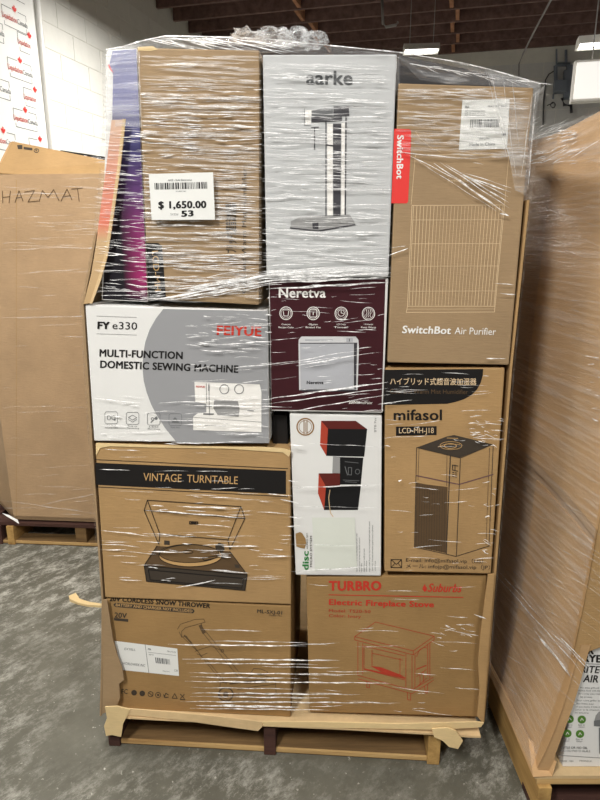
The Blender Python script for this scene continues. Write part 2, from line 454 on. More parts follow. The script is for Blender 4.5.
# ------------------------------------------------------------------ electrical gear on the back wall
def B(px, py, out=0.02):
    return hit(px, py, BW(0, out, 0), WD)
er = empty('wall_equipment', B(565, 110), 'grey conduit and switch gear on the back wall beside the blank panel', 'equipment')
def bbox_px(name, x0, y0, x1, y1, o0, o1, mat, parent):
    q = [B(x0, y1, o0), B(x1, y1, o0), B(x1, y0, o0), B(x0, y0, o0)]
    g = [p - WD * (o1 - o0) for p in q]
    return mesh(name, [g[0], g[1], q[1], q[0], g[3], g[2], q[2], q[3]], HEX, mat, parent, bevel=.004)
bbox_px('motor', 553, 83, 565, 94, .02, .2, STEEL, er)
bbox_px('switch_box', 563, 72, 571, 100, .02, .14, STEEL, er)
bbox_px('cover', 566, 66, 572, 80, .02, .1, STEEL, er)
tube('conduit', [B(556, 94, .05), B(555.5, 66, .05), B(558, 64.5, .05), B(570, 64.5, .05)], .025, STEEL, er)
tube('conduit', [B(566, 64, .05), B(566, 50, .05)], .018, STEEL, er)
tube('conduit', [B(556.5, 64, .05), B(556.5, 49, .05)], .012, STEEL, er)
tube('bracket', [B(562, 98, .06), B(564, 105, .06), B(571, 105.5, .06), B(571.5, 113, .06)], .02, SILVER_D, er)
tube('hook_chain', [B(553.5, 94, .08), B(553, 99, .08)], .012, STEEL, er)
vs = [B(553 + 2.2 * math.cos(w), 105 + 2.8 * math.sin(w), .08) for w in [i * math.pi / 6 for i in range(13)]]
tube('hook', vs, .007, SILVER_D, er, 6)
tube('hook_arm', [B(547, 105.5, .08), B(553, 103, .08)], .006, SILVER_D, er, 6)
wc = [B(x, y, .015) for x, y in [(554, 71), (549, 74), (545.5, 80), (544.5, 92), (543.5, 108), (543, 125)]]
tag(tube('wall_cable', wc, .008, SILVER_D, None, 6), 'thin dark cable looping down the back wall beside the switch gear', 'cable')
cbl = [O + ray(552, -2) * 5.0, O + ray(536, 28) * 5.8, O + ray(523, 54) * 6.5, O + ray(519, 64) * 6.7, O + ray(518.5, 100) * 6.7]
tag(tube('hanging_cable', cbl, .009, CABLE, None, 6), 'pale cable slung down from the joists above the tall load', 'cable')
pc = [O + ray(382, -3) * 6.2, O + ray(383, 24) * 6.2, O + ray(386, 27) * 6.2, O + ray(396, 25) * 6.2, O + ray(398, 22) * 6.2]
tag(tube('drop_cable', pc, .014, CABLE, None, 6), 'short grey conduit with hooked end hanging from the ceiling joists', 'cable')

# ------------------------------------------------------------------ printed backdrop on the left wall
def WLp(px, py, lift=0.0):
    return hit(px, py, LW(0, 0.05 + lift, 0), WN)
def SW(s, z, lift=0.0): return LW(s, 0.05 + lift, z)
br = empty('backdrop_banner', LW(-2.6, .05, 0.1), 'white vinyl backdrop with repeated red maple leaf logos on the left wall', 'banner')
mesh('vinyl_sheet', box_v(-4.2, -1.93, .045, .05, .1, 3.85, LW), HEX, BANNER, br)
tube('edge_roll', [LW(-1.915, .06, .1), LW(-1.905, .06, 1.8), LW(-1.91, .06, 2.9), LW(-1.915, .06, 3.85)], .026, BANNER, br, 10)
leaf = [(0, -1), (.08, -.45), (.5, -.52), (.42, -.3), (.95, .12), (.8, .2), (.88, .5), (.55, .45), (.48, .6), (.2, .3), (.3, .85), (.12, .78), (0, 1.1), (-.12, .78), (-.3, .85), (-.2, .3), (-.48, .6), (-.55, .45), (-.88, .5), (-.8, .2), (-.95, .12), (-.42, -.3), (-.5, -.52), (-.08, -.45)]
def logo(s0, z0, cut=None):
    S = lambda x, y, lift=0.0: SW(s0 + x, z0 - y, lift + .001)
    w = .27 if cut is None else cut
    root = Ink(S).line([(0, .03), (0, -.055), (.10, -.055)], .004)
    if cut is None: root.line([(.17, -.055), (.255, -.055), (.255, -.02)], .004)
    root.line([(.012, .045), (.012, .07), (w - .02, .07)] + ([(w - .02, .035)] if cut is None else []), .004)
    if cut is None: root.text('Canada', (.155, .024), (.265, .024), .034, .005)
    r = root.make('printed_logo', INK_GREY, br)
    Ink(S, 2).text('Liquidation', (-.005, .024), (.15 if cut is None else .135, .024), .036, .005).make('logo_lettering', INK_RED, r)
    Ink(S, 2).poly([(.135 + x * .026, -.062 - y * .03) for x, y in leaf]).make('maple_leaf', TAG_RED, r)
for z in (3.163, 2.825, 2.485, 2.15): logo(-2.305, z)
for z in (3.50, 3.03, 2.655, 2.30):
    logo(-2.575, z)
    if z < 3.2: logo(-2.165, z, .14)
logo(-2.165, 3.37, .14)

# ================================================================== the bin marked by hand, left behind
AH = Vector((-1.545, 2.965, 0)); EH = Vector((1, -0.075, 0)).normalized(); EHY = Vector((.075, 1, 0)).normalized()
def HF(a, b, z): return AH + EH * a + EHY * b + Vector((0, 0, z))
def HS(px, py, lift=0.0): return hit(px, py, AH - EHY * lift, EHY)
zt = HS(50, 174).z
foot = [(0, 0), (.80, 0), (.98, .2), (.98, .85), (.80, 1.02), (.02, 1.02), (-.2, .85), (-.2, .2)]
hb = empty('octagonal_bin', HF(.4, .5, .14), 'tan octagonal bulk bin with a handwritten word, left behind the tall load', 'box')
def wallpanel(name, a, b, z0, z1, mat, parent, F, th=.008):
    va, vb = Vector(a), Vector(b); t = (vb - va).normalized(); n = Vector((-t.y, t.x)) * th
    pts = [va, vb, vb + n, va + n]
    return mesh(name, [F(p.x, p.y, z0) for p in pts] + [F(p.x, p.y, z1) for p in pts], HEX, mat, parent)
for i in range(8):
    wallpanel('panel', foot[i], foot[(i + 1) % 8], .14, zt, KRAFT_BIN, hb, HF)
mesh('bin_floor', [HF(a, b, .142) for a, b in foot] + [HF(a, b, .16) for a, b in foot], [tuple(range(8))[::-1], tuple(range(8, 16))] + [(i, (i + 1) % 8, (i + 1) % 8 + 8, i + 8) for i in range(8)], KRAFT_BIN, hb)
hk = off(0, 140, 5)
ink = Ink(HS, 2)
for st in ([(12, 255), (14, 315)], [(52, 255), (45, 315)], [(14, 287), (48, 283)], [(75, 312), (95, 253), (115, 305)], [(82, 290), (108, 285)],
           [(122, 260), (172, 252), (140, 310), (190, 305)], [(195, 308), (212, 252), (240, 287), (268, 248), (295, 303)], [(305, 305), (335, 245), (360, 300)], [(314, 283), (354, 278)],
           [(358, 245), (412, 240)], [(387, 243), (396, 306)]):
    ink.line(hk(*st), .75)
ink.make('handwriting', INK_BROWN, hb, 'thin dark marker letters reading HAZMAT')
Ink(HS, 1).rect(16, 180, 16.6, 515).make('corner_crease', KRAFT, hb)
# cardboard inside the bin top that carries the cartons
mesh('filler_sheet', [HF(a * .97 + .01, b * .97 + .012, zt - .16) for a, b in foot] + [HF(a * .97 + .01, b * .97 + .012, zt - .13) for a, b in foot], [tuple(range(8))[::-1], tuple(range(8, 16))] + [(i, (i + 1) % 8, (i + 1) % 8 + 8, i + 8) for i in range(8)], KRAFT_D, hb)
# tilted carton on top
def hplane(d): return lambda px, py: hit(px, py, AH + EHY * d, EHY)
f1 = hplane(.10); f2 = hplane(.22)
q = [f2(12, 141), f2(116, 162), f1(114, 181), f1(-7, 173)]
bk = [p + EHY * .42 + Vector((0, 0, -.04)) for p in q]
tc_ = tag(mesh('carton', [q[3], q[2], bk[2], bk[3], q[0], q[1], bk[1], bk[0]], HEX, KRAFT, None, bevel=.005), 'tan carton with small black symbols lying tilted on the octagonal bin', 'box')
n_ = (q[1] - q[0]).cross(q[3] - q[0]).normalized()
if n_.y > 0: n_ = -n_
TS = lambda px, py, lift=0.0: hit(px, py, q[0] + n_ * lift, n_)
kk = off(0, 140, 5)
Ink(TS, 2).poly(kk((85, 25), (112, 25), (112, 45), (90, 45))).poly(kk((118, 34), (162, 40), (162, 52), (118, 46))).make('printed_symbol', INK_SOFT, tc_)
Ink(TS, 2).ring(36.4, 150.6, 2.3, 1.8, .7).poly(kk((176, 50), (186, 48), (181, 58))).make('printed_symbol', INK_SOFT, tc_)
Ink(TS, 2).poly(kk((0, 108), (48, 14), (60, 8), (6, 116))).make('packing_tape', KRAFT_L, tc_)
f3 = hplane(.70)
q = [f3(60, 150), f3(128, 160), f3(128, 181), f3(60, 181)]
bk = [p + EHY * .2 for p in q]
tag(mesh('dark_carton', [q[3], q[2], bk[2], bk[3], q[0], q[1], bk[1], bk[0]], HEX, DARK_BOX, None, bevel=.004), 'dark carton behind the tilted tan carton on the octagonal bin', 'box')

def pallet(root, F, x0, x1, y0, y1, stringers, boards_top, lead=.09, mats=(PINE, PINE_DARK, PINE_OLD), fst=None):
    """wooden pallet: boards along x on stringers along y"""
    n = boards_top; w = .09
    for i in range(n):
        y = y0 + (y1 - y0 - w) * i / (n - 1)
        box('deck_board', x0, x1, y, y + w, .108, .128, mats[0], root, F, .002)
    for i, (a, m) in enumerate(stringers):
        box('stringer', a, a + .038, y0 - .012, y1 - .004, .001, .108, m, root, F, .002)
    for y in (y0, (y0 + y1 - w) / 2, y1 - w):
        bb = box('bottom_board', x0, x1, y, y + w, 0.0, .02, mats[2], root, F, .002)
        if y == y0: box('worn_edge', x0 + .01, x1 - .01, y - .003, y + .004, 0.006, .0205, PINE, bb, F, .001)
hp = empty('pallet', HF(.4, .5, 0), 'weathered wooden pallet under the octagonal bin', 'pallet')
pallet(hp, lambda a, b, z: HF(a, b, z), -.2, .86, -.015, 1.0, [(-.19, PINE_DARK), (-.105, PINE_DARK), (-.035, PINE_Y), (.815, PINE_OLD)], 6, mats=(PINE_DARK, PINE_DARK, PINE_OLD))
# a corner block like the photograph's near x = 82
p82 = HS(76, 530); a82 = (p82 - AH).dot(EH)
box('stringer', a82, a82 + .06, -.012, .98, .02, .108, PINE_OLD, hp, HF, .002)
# ================================================================== stretch film ribbons
class Ribbons:
    """bunched folds of film: narrow raised strips that follow a face"""
    def __init__(self, S): self.S = S; self.v = []; self.f = []
    def add(self, pts, w, d=.012, taper=True, wav=0.0, rnd=random):
        n = len(pts); b = len(self.v); ph = rnd.random() * 6; tilt = rnd.uniform(.0002, .0022)
        for i, (x, y) in enumerate(pts):
            x0, y0 = pts[max(i - 1, 0)]; x1, y1 = pts[min(i + 1, n - 1)]
            l = math.hypot(x1 - x0, y1 - y0) or 1; nx, ny = -(y1 - y0) / l, (x1 - x0) / l
            t = i / (n - 1); k = (min(1, 4 * t, 4 * (1 - t)) if taper else 1) * .92 + .08
            k *= 1 + .35 * math.sin(ph + i * 1.7)
            oy = wav * math.sin(ph * 2 + i * 1.1)
            x, y = x + nx * oy, y + ny * oy
            h = w * k * .38
            self.v += [self.S(x - nx * h, y - ny * h, d), self.S(x + nx * h, y + ny * h, d + tilt * w * k)]
        for i in range(n - 1):
            o = b + i * 2
            self.f.append((o, o + 1, o + 3, o + 2))
    def streak(self, x0, y0, x1, y1, w, d=.012, wav=.3, seg=None, rnd=random):
        n = seg or max(4, int(math.hypot(x1 - x0, y1 - y0) / 7))
        self.add([(x0 + (x1 - x0) * i / n, y0 + (y1 - y0) * i / n) for i in range(n + 1)], w, d, True, wav, rnd)
    def field(self, x0, y0, x1, y1, n, l0, l1, w0, w1, slope=0.0, sj=.04, seed=1, inside=None):
        r = random.Random(seed)
        for _ in range(n):
            l = l0 + (l1 - l0) * r.random() ** 2; y = y0 + (y1 - y0) * r.random(); x = x0 + (x1 - x0) * r.random() - l / 2
            sl = slope + r.uniform(-sj, sj); a, b = max(x, x0), min(x + l, x1)
            if b - a < 4: continue
            if inside and not inside((a + b) / 2, y): continue
            self.streak(a, y + (a - x) * sl, b, y + (b - x) * sl, w0 + (w1 - w0) * r.random() ** 2, .008 + r.random() * .008, .35, rnd=r)
    def make(self, name, mat, parent, label=None):
        o = mesh(name, self.v, self.f, mat, parent, smooth=False); o['kind'] = 'stuff'
        if label: o['label'] = label
        return o
def grid_sheet(name, rows, mat, parent, smooth=True):
    vs = [p for r in rows for p in r]; n = len(rows[0])
    fs = [(i * n + j, i * n + j + 1, (i + 1) * n + j + 1, (i + 1) * n + j) for i in range(len(rows) - 1) for j in range(n - 1)]
    return mesh(name, vs, fs, mat, parent, smooth=smooth)

hw = empty('stretch_wrap', HF(.4, -.01, .14), 'clear stretch film wound around the octagonal bin', 'film')
R_ = Ribbons(HS)
R_.field(2, 176, 130, 250, 40, 20, 90, .4, 1.1, .02, .05, 5)
R_.field(2, 250, 130, 515, 45, 15, 80, .4, .9, -.01, .08, 6)
R_.streak(0, 318, 96, 316, 1.6, .01, .2); R_.streak(40, 505, 104, 492, 1.4); R_.streak(0, 500, 100, 514, 1.2)
R_.make('film_fold', FILM_HAZE, hw)
r2 = Ribbons(TS)
r2.field(58, 156, 108, 173, 40, 6, 26, .5, 1.3, .0, .35, 9)
r2.make('film_fold', FILM_FOLD, hw)
grid_sheet('hem', [[HS(2, 513, .012), HS(9, 515, .014), HS(18, 520, .014)], [HS(6, 516, .02), HS(13, 520, .025), HS(19, 524, .016)]], WHITE_BOX, hw)

# ================================================================== the tall load
# ---- pallet
pl = empty('pallet', W(-.08, .5, 0), 'wooden pallet under the tall wrapped load, with a dark middle stringer end', 'pallet')
pallet(pl, lambda a, b, z: W(a, b, z), -.63, .445, 0.0, 1.02, [(-.625, PINE_DARK), (-.115, PINE_DARK), (.402, PINE_Y)], 7, mats=(PINE, PINE_DARK, PINE_OLD))
# ---- cut-down bulk bin around the load
bin_ = empty('bulk_bin', W(0, .5, .135), 'cut-down cardboard bulk bin standing around the stacked boxes of the tall load', 'box')
def side_panel(name, pts, sgn, depth, mat, d0=0.0):
    rows_f = [L(x, y, d0) for x, y in pts]; rows = []
    th = EX * (.006 * sgn)
    n = len(pts)
    vs = []
    for p in rows_f: vs += [p, p + EY * depth, p + EY * depth + th, p + th]
    fs = []
    for i in range(n - 1):
        o = i * 4
        for k in range(4): fs.append((o + k, o + (k + 1) % 4, o + 4 + (k + 1) % 4, o + 4 + k))
    fs += [(0, 3, 2, 1), ((n - 1) * 4, (n - 1) * 4 + 1, (n - 1) * 4 + 2, (n - 1) * 4 + 3)]
    return mesh(name, vs, fs, mat, bin_)
side_panel('side_panel', [(101.5, 716), (103, 660), (103.5, 600), (92.5, 447), (83.5, 304), (90, 272), (97, 232)], -1, 1.0, KRAFT_G)
side_panel('side_panel', [(482.5, 722), (494, 574), (510, 366), (527, 200)], 1, 1.0, KRAFT)
mesh('back_panel', box_v(-.56, .55, .99, .998, .135, 1.75, W), HEX, KRAFT_D, bin_)
# base sheet with a ragged front lip
lip = [(112, 716), (150, 718), (200, 722), (240, 726), (258, 729), (300, 731), (340, 733), (385, 735), (430, 736), (470, 731), (482, 724)]
r = random.Random(4); vs = []
for i, (x, y) in enumerate(lip):
    p = L(x, y, -.03 + .004 * r.random()); vs += [Vector((p.x, p.y, .1285)), Vector((p.x, p.y, .134)), Vector((p.x, p.y, .134)) + EY * .95, Vector((p.x, p.y, .1285)) + EY * .95]
n = len(lip); fs = []
for i in range(n - 1):
    o = i * 4
    for k in range(4): fs.append((o + k, o + (k + 1) % 4, o + 4 + (k + 1) % 4, o + 4 + k))
fs += [(0, 3, 2, 1), ((n - 1) * 4, (n - 1) * 4 + 1, (n - 1) * 4 + 2, (n - 1) * 4 + 3)]
mesh('base_sheet', vs, fs, KRAFT_EDGE, bin_)
def sheet_px(name, pts, mat, parent, d=-.008, th=.004, S=L, bend=None):
    """a torn piece of cardboard with the outline pts"""
    f = [S(x, y, d + (bend(x, y) if bend else 0)) for x, y in pts]; b = [p + EY * th for p in f]; n = len(pts)
    return mesh(name, f + b, [tuple(range(n)), tuple(range(2 * n - 1, n - 1, -1))] + [(i, (i + 1) % n, n + (i + 1) % n, n + i) for i in range(n)], mat, parent)
# torn lips of the base sheet
sheet_px('torn_lip', [(116, 708), (170, 712), (220, 717), (262, 722), (262, 727), (258, 731), (228, 727), (180, 720), (140, 716), (118, 714)], KRAFT_EDGE, bin_, -.032)
sheet_px('torn_lip', [(262, 722), (320, 722), (400, 724), (476, 722), (484, 723), (481, 727), (440, 730), (400, 729), (340, 728), (290, 727), (264, 726)], KRAFT_TORN, bin_, -.03)
sheet_px('torn_lip', [(105, 707), (117, 706.5), (130, 709.5), (127, 716), (123, 724), (121, 737), (112, 735), (106, 736), (104, 726), (107, 718)], KRAFT_TORN, bin_, -.036)
sheet_px('torn_lip', [(432, 729), (448, 728), (456, 731), (463, 741), (458, 749), (449, 747), (443, 741), (434, 737)], KRAFT_TORN, bin_, -.038)
# front strips of the bin left standing after it was cut open
pm = base_mat('peach_print', srgb(232, 160, 135), 0.55)
v = N(pm, 'ShaderNodeTexCoord'); sp = N(pm, 'ShaderNodeSeparateXYZ'); lk(pm, v.outputs['Generated'], sp.inputs[0])
c_ = ramp(pm, sp.outputs[2], [(0.0, srgb(190, 160, 118)), (0.36, srgb(198, 168, 128)), (0.46, srgb(218, 126, 104)), (0.75, srgb(210, 150, 128)), (1.0, srgb(206, 176, 154))])
lk(pm, c_, pm.node_tree.nodes['Principled BSDF'].inputs['Base Color'])
sheet_px('front_strip', [(111.5, 120), (125, 119.5), (119, 165), (112, 215), (106, 255), (99, 280), (91, 303), (83.5, 304), (91, 275), (96, 245), (101, 205), (106.5, 165)], pm, bin_, -.008)
sheet_px('cut_edge', [(122.5, 119), (125.5, 119), (120.5, 166), (113.5, 216), (107.5, 256), (100.5, 281), (92, 303.5), (89.5, 303.5), (97.5, 280), (104.5, 255), (110.5, 215), (117.5, 165)], KRAFT_EDGE, bin_, -.010)
sheet_px('front_strip', [(103.5, 600), (107, 600), (110, 620), (113, 640), (117, 655), (122, 668), (124, 680), (119, 684), (120, 698), (116, 708), (102, 714), (103, 660)], KRAFT_G, bin_, -.014)
sheet_px('front_strip', [(488, 575), (494.5, 574), (488.5, 650), (483.5, 724), (477, 716), (479.5, 690), (478, 660), (481, 630)], KRAFT, bin_, -.012)

# ---- 1 sewing machine box
S0 = surf_load(0.0)
sew = carton('sewing_machine_box', [(85, 304.5), (267.2, 310.5), (269.5, 443), (94, 441)], 0.0, .42, WHITE_BOX, 'white and grey sewing machine box with red lettering, under the price label carton')
c5 = off(80, 290, 3)
cur = c5((250, 57), (228, 85), (209, 118), (196, 155), (189, 195), (187.5, 235), (191, 272), (200, 308), (214, 345), (234, 382), (258, 418), (292, 459))
Ink(S0, 1).poly(cur + [(269, 443), (267.6, 311)]).make('grey_print', PRINT_GREY, sew)
words(S0, sew, 'lettering', 'FY', c5((52, 116))[0], c5((89, 117))[0], 6.8, INK, .05)
words(S0, sew, 'lettering', 'e330', c5((97, 117))[0], c5((171, 119))[0], 7.2, INK, .0)
Ink(S0, 2).line(c5((50, 78), (170, 82)), .35).line(c5((50, 131), (170, 135)), .35).make('rule_line', INK_MID, sew)
words(S0, sew, 'brand_lettering', 'FEIYUE', c5((410, 134))[0], c5((544, 138))[0], 9, INK_RED, .035)
words(S0, sew, 'lettering', 'MULTI-FUNCTION', c5((58, 199))[0], c5((308, 207))[0], 7.0, INK, .036)
words(S0, sew, 'lettering', 'DOMESTIC SEWING MACHiNE', c5((60, 233))[0], c5((475, 248))[0], 7.0, INK, .036)
k7 = off(180, 310, 5.71)
mch = Ink(S0, 2).poly(k7((82, 410), (455, 425), (465, 470), (465, 698), (75, 685), (75, 610), (100, 590), (150, 585), (150, 535), (88, 525))).make('sewing_machine_picture', INK_WHITE, sew)
Ink(S0, 3).poly(k7((195, 512), (330, 520), (340, 560), (335, 610), (215, 600), (190, 560))).poly(k7((135, 590), (195, 592), (185, 600), (130, 598))).make('picture_shade', INK_MID, mch)
i_ = Ink(S0, 4)
for cx in (253, 337): i_.ring(180 + cx / 5.71, 310 + 452 / 5.71, 4.5, 4.6, .7)
i_.line(k7((150, 420), (152, 530)), .5).line(k7((165, 420), (168, 600)), .6).line(k7((140, 548), (180, 548)), 1.2).line(k7((135, 592), (192, 594)), 1).line(k7((75, 612), (465, 640)), .3).line(k7((385, 572), (420, 576)), .8).line(k7((140, 658), (260, 662)), .4)
i_.line(k7((165, 430), (165, 460)), 1.2).make('picture_lines', INK_GREY, mch)
Ink(S0, 4).text('FEIYUE', k7((92, 442))[0], k7((142, 444))[0], 1.6, .03).make('picture_lettering', INK_RED, mch)
k6 = off(90, 370, 6)
ICON = []
for n, cx in enumerate((127, 255, 382, 512)):
    i_ = Ink(S0, 2); ICON.append(i_)
    x0, x1, y0, y1 = cx - 38, cx + 38, 250 + n * 4, 322 + n * 4
    i_.line(k6((x0 + 8, y0), (x1 - 8, y0), (x1, y0 + 8), (x1, y1 - 8), (x1 - 8, y1), (x0 + 8, y1), (x0, y1 - 8), (x0, y0 + 8)), .4, True)
    lab = [('Multi-Stitch', 'Selection Table'), ('Easy to', 'Threading'), ('LED', 'Illuminate'), ('Steel Feet', '')][n]
    i_.text(lab[0], k6((cx - 28, 336 + n * 4))[0], k6((cx + 28, 337 + n * 4))[0], 1.3)
    if lab[1]: i_.text(lab[1], k6((cx - 36, 348 + n * 4))[0], k6((cx + 40, 350 + n * 4))[0], 1.3)
ICON[0].ring(90 + 113 / 6, 370 + 286 / 6, 1.6, 2.2, .5).ring(90 + 140 / 6, 370 + 286 / 6, 1.7, 2, .5).poly(k6((133, 297), (155, 293), (150, 305)))
ICON[1].line(k6((230, 285), (255, 270), (280, 285), (255, 300)), .5, True).line(k6((230, 297), (255, 312), (280, 297)), .5)
ICON[2].line(k6((365, 315), (400, 280)), .8).ring(90 + 375 / 6, 370 + 293 / 6, 1.3, 1.3, .5).disc(90 + 397 / 6, 370 + 290 / 6, 1.5, 1.5)
ICON[3].poly(k6((490, 315), (505, 285), (515, 285), (535, 315)))
for i_ in ICON: i_.make('icon', INK_GREY, sew)

# ---- 2 bread maker box
Sn = surf_load(.008)
ner = carton('bread_maker_box', [(268.6, 279.6), (388.5, 278), (382.8, 413), (271.2, 411)], .008, .36, WHITE_BOX, 'dark maroon bread maker box with a silver machine pictured, in the middle of the load')
pan = Ink(Sn, 1).poly([(269.5, 280.5), (385.5, 279), (381.5, 411.5), (271.5, 409.5)]).make('maroon_panel', MAROON, ner)
k6n = off(260, 270, 4.286)
words(Sn, ner, 'brand_lettering', 'Neretva', (278.7, 297.5), (325.8, 297.5), 9.4, INK_WHITE, .024)
ICON = []
caps = [('Custom', 'Recipe Cake'), ('Gluten', 'Bread Fix'), ('LCD Delay', 'Timer'), ('1 Hr Automatic', 'Keep Warm')]
for n, cx in enumerate((286, 313.2, 341.2, 368.5)):
    cy = 313.2 + n * .15; i_ = Ink(Sn, 2); ICON.append(i_)
    i_.ring(cx, cy, 6.2, 6.4, .7, 24).ring(cx, cy, 4.9, 5.0, .35, 20)
    i_.text(caps[n][0], (cx - 4.5, 325), (cx + 4.5, 325.1), 1.5, .01).text(caps[n][1], (cx - 7.5, 328), (cx + 7.5, 328.2), 1.6, .01)
ICON[0].line([(283.2, 311), (284, 316), (288, 316), (288.8, 311)], .6).line([(282.5, 309.8), (289.5, 309.8)], .6)
ICON[1].line([(309.8, 309.8), (316.6, 309.8), (316.6, 317), (309.8, 317)], .6, True).line([(313.2, 312), (313.2, 315)], .7)
ICON[2].ring(341.2, 313, 3.2, 3.2, .5).line([(341.2, 313), (341.2, 310.5)], .5).line([(341.2, 313), (343.5, 313.5)], .5)
for dx in (-2, 0, 2): ICON[3].line([(368.5 + dx, 317), (367.9 + dx, 315), (369 + dx, 313), (368.5 + dx, 310)], .45)
for i_ in ICON: i_.make('icon', INK_WHITE, ner)
bm_ = Ink(Sn, 2).poly(k6n((178, 285), (410, 285), (422, 300), (424, 330), (418, 515), (168, 515), (165, 320), (166, 298))).make('bread_maker_picture', SILVER_L, ner)
Ink(Sn, 3).poly(k6n((172, 316), (400, 316), (400, 505), (174, 512))).make('picture_front', SILVER, bm_)
Ink(Sn, 3).poly(k6n((402, 312), (416, 312), (412, 510), (402, 508))).line(k6n((172, 314), (416, 313)), .8).poly(k6n((172, 512), (412, 512), (405, 520), (180, 520))).make('picture_shade', SILVER_D, bm_)
Ink(Sn, 3).line(k6n((195, 300), (310, 300)), 1.4).poly(k6n((370, 292), (398, 292), (398, 308), (370, 308))).make('picture_panel', SILVER, bm_)
Ink(Sn, 4).text('Neretva', (306.7, 384), (323.5, 384), 3.0, .03).line(k6n((383, 295), (383, 305)), .6).make('picture_lettering', INK, bm_)
words(Sn, ner, 'lettering', '20IN1', (348.7, 403.6), (358, 403.8), 3.0, INK_WHITE, .03)
words(Sn, ner, 'lettering', 'BreadMaker', (358.6, 403.8), (372.5, 404.2), 2.8, INK_WHITE, .0)

# ---- 3 audio system box
Sa = surf_load(.012)
aud = carton('audio_system_box', [(289.5, 414), (382, 416), (381, 576), (295.6, 575)], .012, .36, WHITE_BOX, 'white micro system box standing on end with two red-sided speakers pictured')
ka = off(290, 410, 6); kb = off(290, 500, 6)
i_ = Ink(Sa, 1).ring(305.3, 426.8, 8.3, 8.3, 1.3, 28).ring(305.3, 426.8, 6.3, 6.3, .5, 24).line(ka((84, 62), (84, 142)), .9).line(ka((102, 62), (102, 142)), .9).line(ka((93, 75), (93, 130)), .5)
i_.make('round_emblem', GOLD_INK, aud)
def speaker_print(face, side, top):
    o = Ink(Sa, 1).poly(ka(*face)).make('speaker_picture', SPK_BLACK, aud)
    Ink(Sa, 2).poly(ka(*side)).make('speaker_side', SPK_RED, o); Ink(Sa, 2).poly(ka(*top)).make('speaker_top', SPK_DARKRED, o)
speaker_print([(228, 113), (463, 115), (445, 280), (218, 275)], [(187, 65), (228, 113), (218, 275), (180, 210)], [(187, 65), (395, 65), (463, 115), (228, 113)])
speaker_print([(215, 460), (425, 456), (408, 600), (205, 600)], [(172, 380), (215, 460), (205, 600), (168, 500)], [(172, 380), (300, 380), (300, 452), (215, 460)])
spk = Ink(Sa, 1).poly(ka((300, 282), (440, 286), (425, 447), (300, 447))).make('player_picture', SPK_BLACK, aud)
Ink(Sa, 2).poly(ka((258, 278), (300, 280), (300, 380), (254, 378))).make('unit_side', INK_MID, spk)
i_ = Ink(Sa, 3).line(ka((330, 310), (410, 318)), .5).line(ka((330, 340), (345, 390)), .8).ring(290 + 405 / 6, 410 + 370 / 6, 2.2, 2.4, .5).line(ka((318, 420), (415, 425)), .5).line(ka((330, 430), (400, 434)), .5).line(ka((350, 345), (370, 346), (368, 390), (350, 388)), .6, True)
i_.make('unit_controls', INK_GREY, spk)
words(Sa, aud, 'small_print', 'BTB 7cv', ka((518, 132))[0], ka((518, 45))[0], 2.2, INK_MID)
lb = Ink(Sa, 2).poly([(312, 517.5), (354.7, 517.5), (357, 566.7), (315, 571)]).make('blank_label', PAPER_G, aud, 'blank greenish white paper label')
Ink(Sa, 2).text('disc', (308.5, 570), (308.5, 551), 6, .035).make('lettering', INK_GREEN, aud)
Ink(Sa, 2).text('MICRO SYSTEM', (312, 567), (312, 536), 2.0, .01).text('AUDIO SET', (308, 549), (308, 533), 1.6).make('lettering', INK_SOFT, aud)
Ink(Sa, 3).poly(kb((33, 202), (60, 192), (74, 200), (93, 232), (97, 258), (88, 292), (60, 286), (38, 278))).make('torn_patch', KRAFT_D, aud, 'bare brown patch where the white print is torn off')
i_ = Ink(Sa, 2)
for x, t0, t1, s_ in ((404, 430, 200, 'Stereo micro system with disc player and radio tuner'), (420, 430, 225, 'remote control and two way wooden speakers'), (432, 432, 380, 'input line'), (448, 432, 290, 'digital tuner with preset'), (462, 430, 365, 'headphone'), (480, 432, 130, 'output power, frequency response and weight listed inside the manual'), (498, 425, 150, 'dimensions of the main unit and the speaker boxes in millimetres'), (514, 425, 365, 'made for home')):
    i_.text(s_, kb((x, t0))[0], kb((x, t1))[0], 1.3)
i_.make('small_print', INK_GREY, aud)
Ink(Sa, 3).line(ka((240, 480), (232, 525), (236, 570), (243, 618), (258, 640)), .8).make('scuff', KRAFT_EDGE, aud)

# ---- 4 fireplace box
Sf = surf_load(.02)
fir = carton('fireplace_box', [(306, 577), (487, 575), (478.5, 717), (309.5, 712)], .02, .45, KRAFT_D, 'brown electric fireplace stove box with red print, bottom right of the load')
kf = off(320, 570, 3.75)
words(Sf, fir, 'brand_lettering', 'TURBRO', (328.8, 590.3), (381.3, 590.3), 9, INK_RED, .045)
words(Sf, fir, 'brand_lettering', 'Suburbs', (427.5, 591.6), (462, 592.2), 8, INK_RED, .02, .35)
Ink(Sf, 2).poly(kf((392, 82), (384, 72), (388, 60), (394, 52), (396, 62), (401, 66), (400, 78))).make('flame_mark', INK_RED, fir)
Ink(Sf, 2).line([(328.8, 594.8), (463.2, 597.4)], .8).make('rule_line', INK_RED, fir)
words(Sf, fir, 'lettering', 'Electric Fireplace Stove', (328.8, 604.7), (433.9, 607.2), 5.4, INK_RED, .032)
words(Sf, fir, 'lettering', 'Model: TS20-50', (328.8, 612), (370.5, 613), 2.9, INK_REDLINE, .006)
words(Sf, fir, 'lettering', 'Color: Ivory', (328.8, 617), (361, 618), 2.9, INK_REDLINE, .006)
i_ = Ink(Sf, 2)
